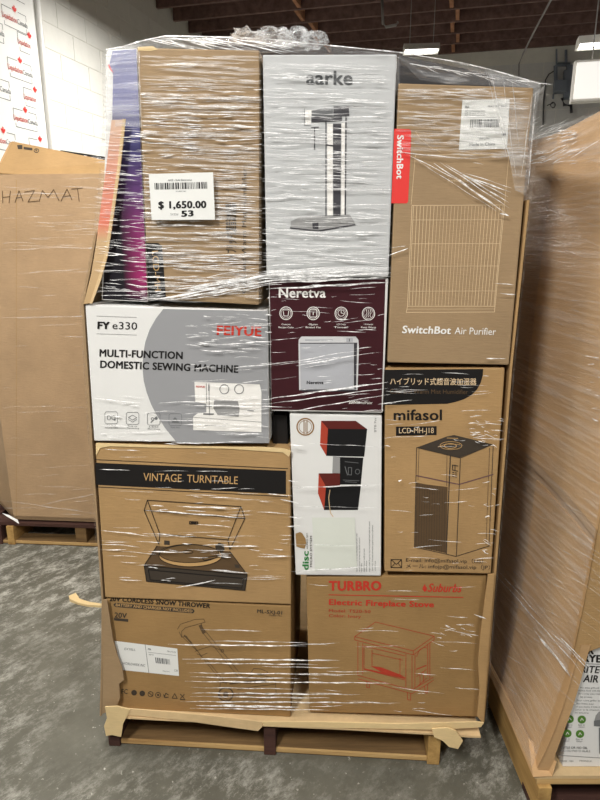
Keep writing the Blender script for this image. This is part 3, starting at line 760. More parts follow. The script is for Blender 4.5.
for st in ([(130, 250), (208, 195), (428, 248), (350, 303), (130, 250)], [(130, 250), (130, 262), (350, 318), (428, 262), (428, 248)], [(350, 303), (350, 318)],
           [(142, 270), (142, 395)], [(160, 275), (160, 390)], [(322, 315), (322, 440)], [(345, 322), (345, 450)], [(356, 318), (356, 445)], [(412, 275), (412, 405)], [(404, 282), (404, 400)],
           [(142, 395), (345, 450), (425, 402)], [(142, 408), (345, 464), (425, 414)], [(165, 285), (318, 322)], [(165, 290), (165, 372), (318, 412)], [(195, 300), (195, 360)], [(195, 312), (310, 338)],
           [(362, 325), (372, 300), (390, 290), (400, 292)], [(362, 400), (400, 372)], [(362, 440), (400, 405)], [(375, 395), (375, 430)], [(388, 385), (388, 420)],
           [(175, 415), (175, 440), (185, 442), (185, 420)], [(328, 460), (328, 486), (340, 488), (340, 464)], [(392, 435), (395, 460), (402, 462), (404, 430)], [(300, 330), (300, 400)]):
    i_.line(kf(*st), .5)
i_.line(kf((168, 372), (318, 405)), 1.3).poly(kf((190, 360), (230, 365), (300, 392), (316, 400), (240, 388))).line(kf((362, 372), (398, 358)), .9)
i_.make('stove_drawing', INK_REDLINE, fir)

# ---- 5 humidifier box
Sm = surf_load(0.004)
mif = carton('humidifier_box', [(385.3, 368.5), (505, 368), (491, 574), (384.5, 571.5)], .004, .4, KRAFT, 'tan humidifier box with black corner print and a drawn tower, right side of the load')
km = off(380, 365, 5); kd = off(380, 430, 5)
Ink(Sm, 1).poly(km((21, 24), (516, 20), (514, 50), (503, 90), (485, 122), (458, 150), (420, 171), (380, 184), (335, 194), (22, 200))).make('black_corner_print', INK, mif)
words(Sm, mif, 'lettering', 'ハイブリッド式超音波加湿器', (390, 384.2), (476.4, 384.6), 5.2, INK_PALE, .012)
words(Sm, mif, 'lettering', 'Cool and Warm Mist Humidifier', (390, 393.4), (468, 394), 4.3, INK_BROWN, .0)
words(Sm, mif, 'brand_lettering', 'mifasol', (393.6, 420), (442, 420), 10.3, INK, .022)
Ink(Sm, 1).poly(km((80, 308), (283, 306), (283, 350), (80, 354))).make('model_tab', INK, mif)
words(Sm, mif, 'lettering', 'LCD-MH-J18', (399, 433.2), (433.8, 433), 5.2, INK_PALE, .004)
tw = Ink(Sm, 1).poly(kd((185, 87), (335, 32), (370, 25), (400, 32), (562, 72), (400, 138))).make('tower_drawing', INK_SOFT, mif)
Ink(Sm, 1).poly(kd((181, 262), (230, 272), (338, 285), (331, 615), (174, 582))).make('tower_grille', INK_BROWN, tw)
i_ = Ink(Sm, 2)
for x in range(12): i_.line(kd((186 + x * 12.6, 270 + x * 2), (180 + x * 12.8, 584 + x * 2.8)), .3)
i_.line(kd((183, 88), (172, 585), (330, 620), (380, 632), (545, 580), (566, 75)), .6).line(kd((195, 95), (190, 250)), .35).line(kd((352, 126), (331, 618)), 1.0).line(kd((402, 140), (382, 630)), .7).line(kd((185, 88), (402, 140), (562, 72)), .6).line(kd((335, 124), (333, 280)), .35).line(kd((548, 90), (530, 575)), .35)
i_.line(kd((363, 175), (390, 180)), .8).line(kd((363, 175), (363, 200), (388, 206)), .8).line(kd((375, 175), (375, 200)), .8)
for yy in (212, 222, 232): i_.line(kd((362, yy), (370, yy + 1)), .7).line(kd((376, yy + 2), (384, yy + 3)), .7)
i_.make('tower_lines', INK_SOFT, tw)
Ink(Sm, 2).line(kd((183, 228), (395, 272), (565, 222)), 1.0).make('tower_band', base_mat('ink_plum', srgb(112, 84, 84), .6), tw)
i_ = Ink(Sm, 3).ring(380 + 355 / 5, 430 + 78 / 5, 11, 4, .5).ring(380 + 352 / 5, 430 + 80 / 5, 6, 2.4, .7).line(kd((290, 85), (330, 70), (400, 72)), .5).line(kd((335, 40), (390, 42)), .6)
i_.make('tower_vent', INK_TAN, tw)
Ink(Sm, 2).line(kd((55, 648), (108, 648), (108, 688), (55, 688)), .7, True).line(kd((55, 648), (82, 672), (108, 648)), .7).line(kd((55, 688), (75, 666)), .6).line(kd((108, 688), (90, 666)), .6).make('envelope_icon', INK, mif)
words(Sm, mif, 'lettering', 'E-mail: info@mifasol.vip（US）', (406, 561.7), (483, 563.2), 3.5, INK_SOFT)
words(Sm, mif, 'lettering', 'メール: infojp@mifasol.vip（JP）', (406, 567.8), (490, 569.2), 3.5, INK_SOFT)

# ---- 6 air purifier box
Sp = surf_load(0.0)
pur = carton('air_purifier_box', [(398.5, 83), (534, 87.5), (509, 365), (387.5, 362.5)], 0.0, .34, KRAFT_G, 'brown air purifier carton with a red side tag, top right of the load')
kp = off(380, 60, 3.53); kg = off(380, 190, 4)
rt = Ink(Sp, 1).poly(kp((50, 243), (104, 244), (110, 250), (109, 300), (99, 500), (94, 506), (40, 506))).make('red_tag', TAG_RED, pur)
words(Sp, rt, 'lettering', 'SwitchBot', (397.4, 135), (396.6, 179), 6.2, INK_WHITE, .03)
i_ = Ink(Sp, 1)
i_.line(kg((128, 62), (498, 60), (460, 465), (110, 465)), .6, True).line(kg((110, 465), (105, 490), (458, 488), (460, 465)), .6).line(kg((108, 477), (459, 476)), .4)
for n in range(27):
    t = n / 26; w = .55 if (n < 7 or n > 19) else .4
    i_.line(kg((134 + t * 358, 64), (116 + t * 340, 462)), w)
for yy in (120, 215, 305, 405): i_.line(kg((134 + (yy - 60) * -.04, yy), (494 - (yy - 60) * .09, yy - 1)), .45)
i_.line(kp((125, 335), (110, 510)), .45).line(kp((455, 335), (440, 510)), .45).line(kp((125, 335), (455, 335)), .5).line(kp((125, 250), (140, 275), (180, 310), (215, 325)), .4).line(kp((125, 250), (280, 245)), .4)
i_.text('SwitchBot', (447.5, 182), (470.5, 182), 3.4, .0)
i_.make('purifier_drawing', INK_PALE, pur)
words(Sp, pur, 'brand_lettering', 'SwitchBot', (402, 333), (451, 334), 7.2, INK_WHITE, .028, .12)
words(Sp, pur, 'lettering', 'Air Purifier', (454.5, 334), (496, 335), 6.8, INK_WHITE, -.002, .06)
q = [(462.5, 99.7), (509.7, 99.2), (507, 148.7), (458.8, 149.8)]
lab = Ink(Sp, 2).poly(q).make('shipping_label', PAPER, pur, 'white shipping label with a barcode')
i_ = Ink(Sp, 3); barcode(i_, q, .2, .40, .82, .56, 26, 5); i_.make('barcode', INK_GREY, lab)
i_ = Ink(Sp, 3).text('FBA', bil(q, .07, .17), bil(q, .16, .17), 2.2, .02).text('FBA15JXK2P9U0', bil(q, .55, .16), bil(q, .95, .155), 1.8)
for t in (.22, .26, .30): i_.text('SHIP FROM warehouse address' if t < .25 else 'SHIP TO centre address line', bil(q, .07, t + .02), bil(q, .5, t + .02), 1.2)
i_.line([bil(q, .05, .36), bil(q, .95, .355)], .35).text('X0038 Q5TMN', bil(q, .4, .80), bil(q, .62, .80), 1.5).text('Made in China', bil(q, .22, .93), bil(q, .75, .925), 3.0, .0).poly([bil(q, .9, .68), bil(q, .96, .68), bil(q, .96, .73), bil(q, .9, .73)])
i_.make('label_lettering', INK_GREY, lab)

# ---- 7 water carbonator box
Sk = surf_load(0.0)
aar = carton('soda_maker_box', [(262.5, 54.5), (397, 54), (388.5, 276.8), (266.5, 277.6)], 0.0, .36, GREY_BOX, 'pale grey soda maker box with a tall slim machine pictured, top middle of the load')
words(Sk, aar, 'brand_lettering', 'aarke', (306, 84), (352.5, 84.6), 13.5, base_mat('ink_charcoal', srgb(78, 80, 82), .5), .022)
ke = off(280, 90, 5.333)
sm_ = Ink(Sk, 1).poly(ke((58, 700), (100, 680), (240, 668), (372, 664), (398, 705), (400, 718), (205, 752), (55, 738))).make('machine_picture', INK_MID, aar)
Ink(Sk, 2).line(ke((55, 736), (205, 752), (400, 718)), 1.3).line(ke((245, 140), (245, 670)), 1.0).line(ke((352, 140), (348, 665)), 1.2).poly(ke((283, 180), (326, 180), (322, 670), (284, 670))).poly(ke((168, 140), (330, 140), (330, 165), (168, 172))).poly(ke((285, 88), (366, 86), (370, 138), (285, 140))).line(ke((168, 200), (205, 198)), 1.0).line(ke((184, 200), (184, 316)), 1.1).line(ke((245, 292), (285, 298)), 1.4).poly(ke((172, 710), (205, 708), (205, 742), (175, 740))).make('picture_dark', SILVER_D, sm_)
Ink(Sk, 1).poly(ke((252, 180), (282, 180), (282, 668), (252, 668))).poly(ke((328, 175), (346, 175), (344, 664), (326, 664))).poly(ke((135, 110), (250, 98), (250, 135), (165, 138), (165, 182), (135, 185))).make('picture_light', INK_WHITE, sm_)
Ink(Sk, 2).poly(ke((168, 108), (245, 98), (282, 96), (282, 138), (168, 138))).line(ke((130, 100), (130, 188), (165, 190)), .5).make('picture_grey', INK_GREY, sm_)

# ---- 8 price label carton
Sb = surf_load(-.004)
brn = carton('carton', [(137, 47.5), (259.5, 50), (259, 305), (148.5, 299)], -.004, .34, KRAFT_G, 'brown carton with the white price label, top left of the load')
Ink(Sb, 1).poly([(146.2, 243), (158, 243), (162, 246), (166, 298), (148.4, 299)]).make('black_tab', INK, brn)
words(Sb, brn, 'lettering', 'LCD-MH', (152, 251), (155, 291), 6, INK_TAN, .0)
words(Sb, brn, 'lettering', 'ハイブリッド式超音波加湿器', (236, 262), (235, 203), 8, INK_SOFT, .02)
words(Sb, brn, 'lettering', 'Cool and Warm Mist Humidifier', (246, 293), (246.5, 168), 4.4, INK_SOFT, .0)
Ink(Sb, 1).poly([(137.5, 46.9), (153, 46), (158, 49.5), (150, 51), (138, 50.5)]).make('taped_flap', KRAFT_TORN, brn)

# ---- 9 violet box behind the cut strip
vm = base_mat('violet_print', srgb(80, 78, 130), .4)
v = N(vm, 'ShaderNodeTexCoord'); sp = N(vm, 'ShaderNodeSeparateXYZ'); lk(vm, v.outputs['Generated'], sp.inputs[0])
ca = ramp(vm, sp.outputs[2], [(0.0, srgb(52, 30, 50)), (0.10, srgb(160, 44, 104)), (0.30, srgb(132, 50, 104)), (0.45, srgb(96, 58, 112)), (0.62, srgb(62, 58, 108)), (0.80, srgb(110, 112, 160)), (1.0, srgb(122, 126, 168))])
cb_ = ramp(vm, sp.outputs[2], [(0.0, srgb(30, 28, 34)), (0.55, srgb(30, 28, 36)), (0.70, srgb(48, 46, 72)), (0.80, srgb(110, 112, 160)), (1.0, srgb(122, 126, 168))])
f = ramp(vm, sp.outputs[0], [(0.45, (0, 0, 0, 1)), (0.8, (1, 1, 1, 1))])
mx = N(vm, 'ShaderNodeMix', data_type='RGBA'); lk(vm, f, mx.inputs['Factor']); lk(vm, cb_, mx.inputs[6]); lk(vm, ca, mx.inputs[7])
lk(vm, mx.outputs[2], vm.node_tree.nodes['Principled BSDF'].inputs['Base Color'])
vio = carton('violet_box', [(107, 50), (136.6, 48), (147.8, 302), (101.5, 300)], .018, .5, WHITE_BOX, 'violet and magenta printed box squeezed in behind the cut strip, top left of the load', .003)
Sv = surf_load(.018)
Ink(Sv, 1).poly([(112.5, 51), (136.4, 49), (147.6, 301), (102.5, 299), (112, 130), (113, 74), (109, 66)]).make('printed_front', vm, vio)
Ink(Sv, 2).poly([(107.8, 65), (109, 64), (112, 70), (113.5, 73), (110, 70)]).make('red_mark', TAG_RED, vio)
# ---- 10 dark box at the back on top
drk = carton('dark_box', [(399, 55), (528, 81), (528, 96), (399, 96)], .35, .4, DARK_BOX, 'charcoal grey box behind and above the air purifier carton, under the film')

# ---- 11 turntable box
St = surf_load(0.0)
tur = carton('turntable_box', [(95, 444), (290, 450), (291, 604.5), (105, 597.5)], 0.0, .45, KRAFT, 'tan turntable box with a black title band, left side of the load')
edge = [L(x, y, -.003) for x, y in [(96, 443.2), (130, 444.3), (180, 446), (230, 447), (262, 447), (284, 448.6), (291, 451), (289, 457), (283, 452.5), (262, 451), (225, 448.6), (150, 447.5), (110, 446.2), (100, 448), (96, 456)]]
n = len(edge); mesh('crushed_edge', edge + [p + EY * .003 for p in edge], [tuple(range(n)), tuple(range(2 * n - 1, n - 1, -1))] + [(i, (i + 1) % n, n + (i + 1) % n, n + i) for i in range(n)], KRAFT_TORN, tur)
kt = off(90, 440, 2.857); ku = off(140, 490, 5.4545)
Ink(St, 1).poly(kt((15, 65), (560, 88), (560, 155), (17, 128))).line(kt((15, 56), (565, 82)), .7).line(kt((18, 134), (565, 162)), .7).make('black_band', INK, tur)
words(St, tur, 'lettering', 'VINTAGE  TURNTABLE', (143.2, 480.6), (237.7, 484.2), 7.6, INK_TAN, .0)
tt = Ink(St, 1).poly(ku((92, 305), (490, 335), (585, 462), (22, 412))).make('turntable_drawing', INK_BROWN, tur)
Ink(St, 1).poly(ku((22, 412), (585, 462), (572, 548), (35, 498))).poly(ku((410, 305), (430, 288), (455, 295), (462, 325), (445, 350), (415, 345))).poly(ku((440, 362), (465, 366), (465, 376), (440, 372))).poly(ku((515, 405), (540, 408), (545, 425), (520, 424))).poly(ku((132, 275), (162, 277), (162, 300), (132, 298))).make('drawing_dark', INK_SOFT, tt)
Ink(St, 2).disc(140 + 275 / 5.4545, 490 + 358 / 5.4545, 31.5, 11.0, 32).make('platter_rim', INK_TAN, tt)
Ink(St, 3).disc(140 + 268 / 5.4545, 490 + 346 / 5.4545, 30, 9.2, 32).make('platter', base_mat('ink_platter', srgb(112, 88, 58), .6), tt)
i_ = Ink(St, 4)
for st in ([(40, 55), (550, 90)], [(22, 110), (572, 155)], [(40, 55), (22, 110)], [(550, 90), (572, 155)], [(22, 110), (102, 295)], [(40, 55), (108, 240)], [(108, 240), (480, 272)], [(480, 272), (550, 90)], [(572, 155), (490, 325)], [(102, 295), (108, 240)], [(480, 272), (490, 325)],
           [(22, 412), (585, 462)], [(92, 305), (22, 412), (35, 498), (572, 548), (585, 462), (490, 335)], [(440, 355), (340, 372), (350, 385), (440, 364)], [(45, 435), (565, 482), (555, 535), (55, 490), (45, 435)]):
    i_.line(ku(*st), .65)
i_.ring(140 + 275 / 5.4545, 490 + 358 / 5.4545, 31.5, 11, .6, 32).ring(140 + 268 / 5.4545, 490 + 346 / 5.4545, 30, 9.2, .5, 32).ring(140 + 262 / 5.4545, 490 + 338 / 5.4545, 5, 1.6, .5)
i_.line(ku((270, 172), (315, 174), (315, 186), (270, 184)), .8, True).line(ku((278, 178), (306, 180)), 1.0)
i_.make('drawing_lines', INK, tt)

tag(carton('gap_shade_block', [(273, 414.5), (287, 415), (287.6, 446), (273, 445.6)], .05, .3, INK, 'x', .002), 'black block added as shade in the gap beside the micro system box', 'box')  # black block added to stand in for the shade between the cartons

# ---- 12 snow thrower box
Ss = surf_load(.006)
sno = carton('snow_thrower_box', [(106, 598.5), (291, 606), (290.5, 717), (113, 708)], .006, .45, KRAFT_D, 'tan snow thrower box with a long white label, bottom left of the load')
kz = off(95, 590, 5.714); ky = off(90, 590, 2.857); kx = off(190, 600, 5.4545)
words(Ss, sno, 'lettering', '20V CORDLESS SNOW THROWER', (109.5, 600.8), (210, 608.2), 4.6, INK, .03)
Ink(Ss, 1).poly(kz((105, 84), (115, 74), (340, 92), (560, 108), (570, 120), (560, 133), (340, 116), (115, 97))).make('black_pill', INK_SOFT, sno)
words(Ss, sno, 'lettering', 'BATTERY AND CHARGER NOT INCLUDED', kz((118, 92))[0], kz((556, 128))[0], 2.6, INK_TAN, .015)
words(Ss, sno, 'lettering', '20V', (114.4, 617.4), (126.6, 618.2), 5.0, INK_SOFT, .02)
Ink(Ss, 1).poly(kz((108, 160), (190, 166), (190, 182), (108, 174))).make('black_pill', INK_SOFT, sno)
words(Ss, sno, 'lettering', 'ML-SXJ-01', (257, 612.8), (282, 614.6), 3.4, INK_SOFT, .02)
words(Ss, sno, 'small_print', 'Model No.', (269, 615.8), (282, 616.6), 1.4, INK_SOFT, .0)
q = [(114.3, 640.8), (177.3, 648.6), (179, 676), (122, 670)]
lab = Ink(Ss, 2).poly(q).make('shipping_label', PAPER, sno, 'long white folded shipping label')
i_ = Ink(Ss, 3); barcode(i_, q, .62, .42, .86, .62, 16, 11); i_.make('barcode', INK_GREY, lab)
i_ = Ink(Ss, 3).line([bil(q, .49, 0), bil(q, .47, 1)], .4).text('EXYELL', bil(q, .13, .28), bil(q, .31, .27), 2.2).text('WORLDWIDE INC', bil(q, .03, .8), bil(q, .42, .80), 2.4).text('FBA', bil(q, .52, .18), bil(q, .57, .18), 1.8, .02).text('FBA17CQ0', bil(q, .83, .17), bil(q, .97, .17), 1.4).line([bil(q, .52, .26), bil(q, .97, .26)], .3).text('SHIP TO', bil(q, .52, .36), bil(q, .6, .36), 1.2).text('Mixed SKU', bil(q, .72, .9), bil(q, .84, .9), 1.2).text('C2B', bil(q, .92, .85), bil(q, .98, .85), 2.0)
i_.make('label_lettering', INK_GREY, lab)
i_ = Ink(Ss, 2).text('FC', (121.2, 693.5), (127.5, 694), 4.6, .02)
for x, y in ((223, 587), (270, 591)): i_.disc(95 + x / 5.714, 590 + y / 5.714, 2.8, 2.8, 16)
for x, y in ((317, 595), (360, 600)): i_.ring(95 + x / 5.714, 590 + y / 5.714, 2.5, 2.6, .6, 14)
i_.line(kz((305, 585), (330, 606)), .7).disc(95 + 360 / 5.714, 590 + 600 / 5.714, 1, 1, 8)
i_.line(kz((395, 612), (405, 590), (420, 600)), .8).line(kz((392, 598), (400, 615), (420, 612)), .8)
i_.line(kz((440, 618), (455, 592), (470, 620)), .6, True).line(kz((488, 595), (510, 620)), .7).line(kz((510, 596), (488, 620)), .7).line(kz((486, 626), (514, 627)), .9)
i_.make('symbol_row', INK_SOFT, sno)
i_ = Ink(Ss, 1)
for st in ([(250, 112), (258, 98), (300, 84), (325, 83), (329, 92), (272, 108), (262, 118), (262, 132)], [(255, 120), (262, 135), (276, 132), (284, 146), (290, 152)], [(262, 132), (310, 178), (318, 192)], [(290, 152), (372, 258), (390, 268)], [(318, 96), (322, 108), (440, 252)], [(322, 122), (425, 250)],
           [(300, 175), (345, 160), (378, 174)], [(335, 180), (318, 188), (305, 182)], [(330, 195), (385, 262)], [(372, 265), (410, 262), (460, 268), (530, 262), (532, 298), (470, 318), (400, 318), (370, 300), (372, 265)], [(460, 236), (468, 224), (488, 226), (508, 234), (502, 242), (470, 240)], [(445, 252), (470, 240), (520, 250), (530, 262)], [(420, 285), (470, 276), (528, 270)], [(400, 300), (525, 296)]):
    i_.line(ky(*st), .55)
i_.poly(ky((310, 102), (318, 98), (331, 122), (322, 126))).ring(90 + 388 / 2.857, 590 + 298 / 2.857, 7.2, 6.6, 1.4, 20).disc(90 + 388 / 2.857, 590 + 298 / 2.857, 3, 2.8, 12).ring(90 + 378 / 2.857, 590 + 174 / 2.857, 1.4, 1.4, .7, 10).line(ky((270, 130), (290, 152)), 1.6).line(ky((400, 268), (440, 262), (500, 258)), 1.5)
i_.make('machine_drawing', INK_BROWN, sno)

# ---- stretch film over the load
wr = empty('stretch_wrap', W(0, -.02, .14), 'clear wrinkled stretch film wound around the tall load of boxes', 'film')
R1 = Ribbons(S0); RH = Ribbons(S0)
# dense folds on the upper boxes
R1.field(140, 80, 262, 300, 330, 12, 100, .4, 1.5, .02, .05, 21)
RH.field(140, 56, 262, 300, 300, 20, 115, .8, 3.2, .02, .05, 22)
R1.field(262, 66, 392, 262, 190, 10, 80, .35, 1.2, .04, .07, 23)
RH.field(262, 60, 392, 276, 200, 20, 120, .6, 2.2, .02, .06, 24)
RH.field(396, 88, 530, 158, 240, 12, 80, .6, 2.6, .03, .08, 25, lambda x, y: y < 152 + max(0, (x - 430)) * .5)
R1.field(396, 90, 528, 165, 14, 6, 24, .4, .9, .02, .1, 26)
RH.field(94, 124, 146, 298, 70, 14, 50, .8, 2.6, .05, .1, 127)
R1.field(100, 130, 150, 298, 70, 10, 45, .4, 1.2, .05, .1, 27)
# the bunched band between the rows
r = random.Random(31)
for i in range(34):
    x0 = r.uniform(150, 330); l = r.uniform(40, 140); x1 = min(391, x0 + l)
    yy = lambda x: 300 - (x - 150) * .19 if x < 265 else 278 - (x - 265) * .055
    o = r.gauss(0, 4.2)
    n = max(5, int((x1 - x0) / 8)); R1.add([(x0 + (x1 - x0) * k / n, yy(x0 + (x1 - x0) * k / n) + o) for k in range(n + 1)], r.uniform(.7, 2.6), .012, True, .4, r)
# diagonals across the air purifier carton
for a in ((434, 163, 508, 215, 2.2), (440, 162, 509, 208, 1.2), (446, 164, 509, 203, 1.8), (455, 170, 509, 197, 1.0), (462, 175, 511, 192, 1.5), (462, 172, 512, 188, .8), (405, 153, 470, 186, .9), (400, 152, 455, 158, 1.0), (412, 157, 498, 212, .6), (500, 213, 509, 216, 2.4)):
    R1.streak(*a[:4], a[4], .014, .3)
for a in ((388, 256, 408, 248, 1.3), (390, 248, 406, 246, .7), (495, 283, 514, 285, .7), (500, 293, 516, 295, 1.2), (486, 358, 506, 359, 1.2)): R1.streak(*a[:4], a[4])
# bread maker box
for a in ((270, 366, 382, 352, .7), (296, 366, 358, 355, 1.6), (292, 362, 345, 352, .8), (268, 399, 388, 382, 2.0), (268, 404, 388, 388, 1.2), (288, 412, 390, 394, 1.0), (349, 289, 376, 287, .6), (349, 295, 376, 294, .6), (340, 301, 372, 303, .5), (290, 311, 330, 313, .5), (270, 340, 300, 338, .5)): R1.streak(*a[:4], a[4])
R1.field(270, 282, 386, 412, 55, 5, 30, .3, .8, -.06, .12, 33)
# sewing machine box
R1.field(185, 314, 272, 352, 50, 8, 42, .4, 1.2, .0, .12, 34)
R1.field(100, 396, 272, 444, 40, 10, 70, .4, 1.1, .02, .06, 35)
R1.field(190, 352, 272, 400, 18, 10, 40, .3, .8, -.05, .1, 36)
for a in ((232, 368, 300, 361, 1.2), (180, 405, 292, 407, 1.3), (180, 424, 230, 426, 1.0), (190, 402, 260, 398, .8), (92, 398, 140, 403, .7)): R1.streak(*a[:4], a[4])
# lower left boxes
R1.field(100, 488, 296, 582, 60, 10, 46, .5, 1.3, .03, .05, 37)
R1.field(100, 446, 292, 600, 26, 10, 60, .3, .7, .02, .06, 38)
for a in ((176, 506, 232, 509, 1.0), (145, 510, 248, 518, 1.4), (196, 524, 232, 527, 1.1), (210, 570, 250, 573, 2.0), (176, 588, 216, 580, 1.3), (105, 449, 140, 451, .9), (280, 499, 300, 504, 1.4), (100, 530, 150, 536, .9)): R1.streak(*a[:4], a[4])
for y, x0, x1, w in ((641.5, 210, 306, 1.0), (645, 168, 306, 1.7), (659.5, 182, 340, 1.8), (663.5, 186, 318, 1.2), (673.5, 188, 362, 1.3), (677.5, 190, 300, 1.2), (682, 185, 386, 1.6), (688, 190, 300, .9), (693.5, 192, 360, 1.8), (697, 190, 330, 1.4), (702, 180, 400, 1.6), (706, 196, 300, 2.6), (709, 190, 330, 1.2), (667, 262, 340, .8), (630, 200, 262, .7)):
    R1.streak(x0, y - .6, x1, y + 1.0, w, .016, .25)
# audio, humidifier and fireplace boxes
for a in ((288, 488, 384, 484.5, 1.2), (289, 445, 304, 445.5, 1.4), (288, 481, 298, 481.5, 1.0), (288, 517, 301, 517.5, 1.2), (288, 526, 300, 526, .8), (290, 571.5, 382, 566, 1.3), (300, 443, 384, 447, .5), (290, 506, 382, 508, .5), (288, 544, 360, 546, .5)): R1.streak(*a[:4], a[4])
R1.field(384, 370, 505, 440, 30, 6, 40, .3, .8, -.04, .14, 41)
R1.field(468, 415, 504, 442, 34, 4, 16, .4, 1.1, .1, .25, 42)
R1.field(384, 440, 496, 572, 26, 6, 40, .3, .7, .0, .14, 43)
R1.field(482, 440, 500, 560, 22, 4, 10, .5, 1.2, .3, .5, 44)
for a in ((378, 404, 412, 400, 1.0), (398, 481, 402, 480, 1.6)): R1.streak(*a[:4], a[4])
R1.field(308, 580, 480, 712, 30, 8, 60, .3, .8, .04, .1, 45)
R1.field(430, 624, 484, 640, 16, 5, 20, .4, .9, .2, .2, 46)
for a in ((474, 614, 486, 619, 1.4), (290, 645, 340, 643, .9), (440, 628, 480, 636, .9)): R1.streak(*a[:4], a[4])
R1.make('film_fold', FILM_FOLD, wr)
RH.make('film_veil', FILM_HAZE, wr)
# price label stuck on the film
Sl = surf_load(-.024)
q = [(148.7, 174), (213, 172.3), (215, 219.7), (151.7, 220)]
lab = Ink(Sl, 2).poly(q).make('price_label', PAPER, wr, 'white price label reading $ 1,650.00 and 53')
kq = off(140, 160, 7.5)
i_ = Ink(Sl, 3); barcode(i_, q, .08, .20, .90, .34, 40, 8); i_.make('barcode', INK, lab)
i_ = Ink(Sl, 3).text('AMZ - Bulk Electronics', kq((210, 158))[0], kq((390, 155))[0], 1.7, .015).text('SKU00471683', kq((268, 240))[0], kq((345, 239))[0], 1.2)
i_.make('small_print', INK_GREY, lab)
words(Sl, lab, 'price', '$ 1,650.00', (158.3, 208.4), (206.4, 207.8), 6.8, INK, .045, 0, 3)
words(Sl, lab, 'small_print', 'SKID#', kq((228, 416))[0], kq((288, 414))[0], 2.2, INK_MID, 0, 0, 3)
words(Sl, lab, 'number', '53', (181.3, 216.6), (193.7, 216.0), 5.6, INK, .05, 0, 3)
# film drawn over the top
front = [(106, 76), (122, 58), (137, 48), (180, 48), (220, 49), (262, 53), (300, 54), (340, 54), (370, 54), (398, 58), (420, 80), (450, 84), (480, 85), (510, 86), (535, 88)]
sky = [(106, 49), (122, 46.5), (139, 41), (165, 35.5), (200, 36), (260, 38), (300, 42), (330, 45), (370, 49), (400, 52), (430, 57), (460, 62), (490, 69), (515, 76), (541, 83.5)]
rows = []
for t in (0, .35, .7, 1.0):
    rows.append([L(f[0] * (1 - t) + s_[0] * t, f[1] * (1 - t) + s_[1] * t, -.012 + .16 * t * t) for f, s_ in zip(front, sky)])
top = rows[-1]
for t in (.3, 1.0): rows.append([p + EY * (.8 * t) + Vector((0, 0, -.04 * t)) for p in top])
grid_sheet('top_sheet', rows, FILM_TOP, wr)
RT = Ribbons(S0)
for i in range(26):
    t = r.random(); x = 140 + 110 * t
    RT.streak(x, 37 + r.random() * 2, x + r.uniform(30, 80), 44 + r.random() * 12, r.uniform(.4, 1.2), -.04)
for a, b in zip(sky, sky[1:]): RT.add([(a[0], a[1] + .4), ((a[0] + b[0]) / 2, (a[1] + b[1]) / 2 + .3), (b[0], b[1] + .4)], 1.3, -.145, False)
for i in range(22):
    x = r.uniform(405, 520); RT.streak(x, 62 + (x - 400) * .16, x + r.uniform(12, 40), 66 + (x - 400) * .15 + r.uniform(-2, 6), r.uniform(.3, .9), -.06)
for a in ((485, 66, 508, 160, .7), (490, 68, 512, 170, .9), (502, 72, 516, 178, .7), (512, 76, 519, 150, .8), (536, 88, 528, 190, 1.6), (533, 90, 521, 178, 1.0)): RT.streak(*a[:4], a[4], .02)
RT.make('film_fold', FILM_FOLD, wr)
# gathered corners
grid_sheet('corner_sheet', [[L(486, 68, .1), L(515, 76, .1), L(541, 84, .1)], [L(500, 110, -.02), L(520, 105, -.02), L(537.5, 104, 0)], [L(508, 150, -.02), L(518, 150, -.02), L(531, 160, 0)], [L(515, 190, -.018), L(519, 192, -.018), L(526, 196, -.005)]], FILM, wr)
grid_sheet('corner_sheet', [[L(106, 49, .02), L(122, 46, .01), L(140, 41, 0)], [L(105, 78, .0), L(122, 76, -.012), L(140, 74, -.014)], [L(105, 105, .0), L(122, 104, -.012), L(141, 102, -.014)], [L(102, 128, 0), L(121, 126, -.012), L(142, 128, -.014)]], FILM, wr)
# the sides
def side_film(pts, sgn):
    rows = []
    for x, y in pts:
        p = L(x, y, -.006) + EX * (.010 * sgn); rows.append([p, p + EY * .35, p + EY * .7, p + EY * 1.03])
    return grid_sheet('side_sheet', rows, FILM_SIDE, wr)
side_film([(101, 712), (103, 600), (92, 447), (83, 304), (91, 270), (100, 210), (107, 122), (106, 76), (106, 50)], -1)
side_film([(483, 720), (494.5, 574), (511, 366), (528, 196), (537, 104), (541, 84)], 1)
# crumpled ends on top
def crumple(c, rx, rz, seed):
    rr = random.Random(seed); bm = bmesh.new(); bmesh.ops.create_icosphere(bm, subdivisions=3, radius=1.0)
    for v in bm.verts:
        k = 0.55 + .75 * rr.random(); v.co = Vector((v.co.x * rx * k, v.co.y * .06 * k, max(v.co.z, -.2) * rz * k))
    vs = [c + v.co for v in bm.verts]; fs = [tuple(x.index for x in f.verts) for f in bm.faces]; bm.free()
    mesh('crumpled_end', vs, fs, FILM_BALL, wr)
for i, (x, y, rx, rz) in enumerate([(248, 38, .045, .017), (276, 39, .05, .018), (294, 39.5, .04, .022), (313, 42, .035, .018)]):
    crumple(L(x, y, .16), rx, rz, 50 + i)

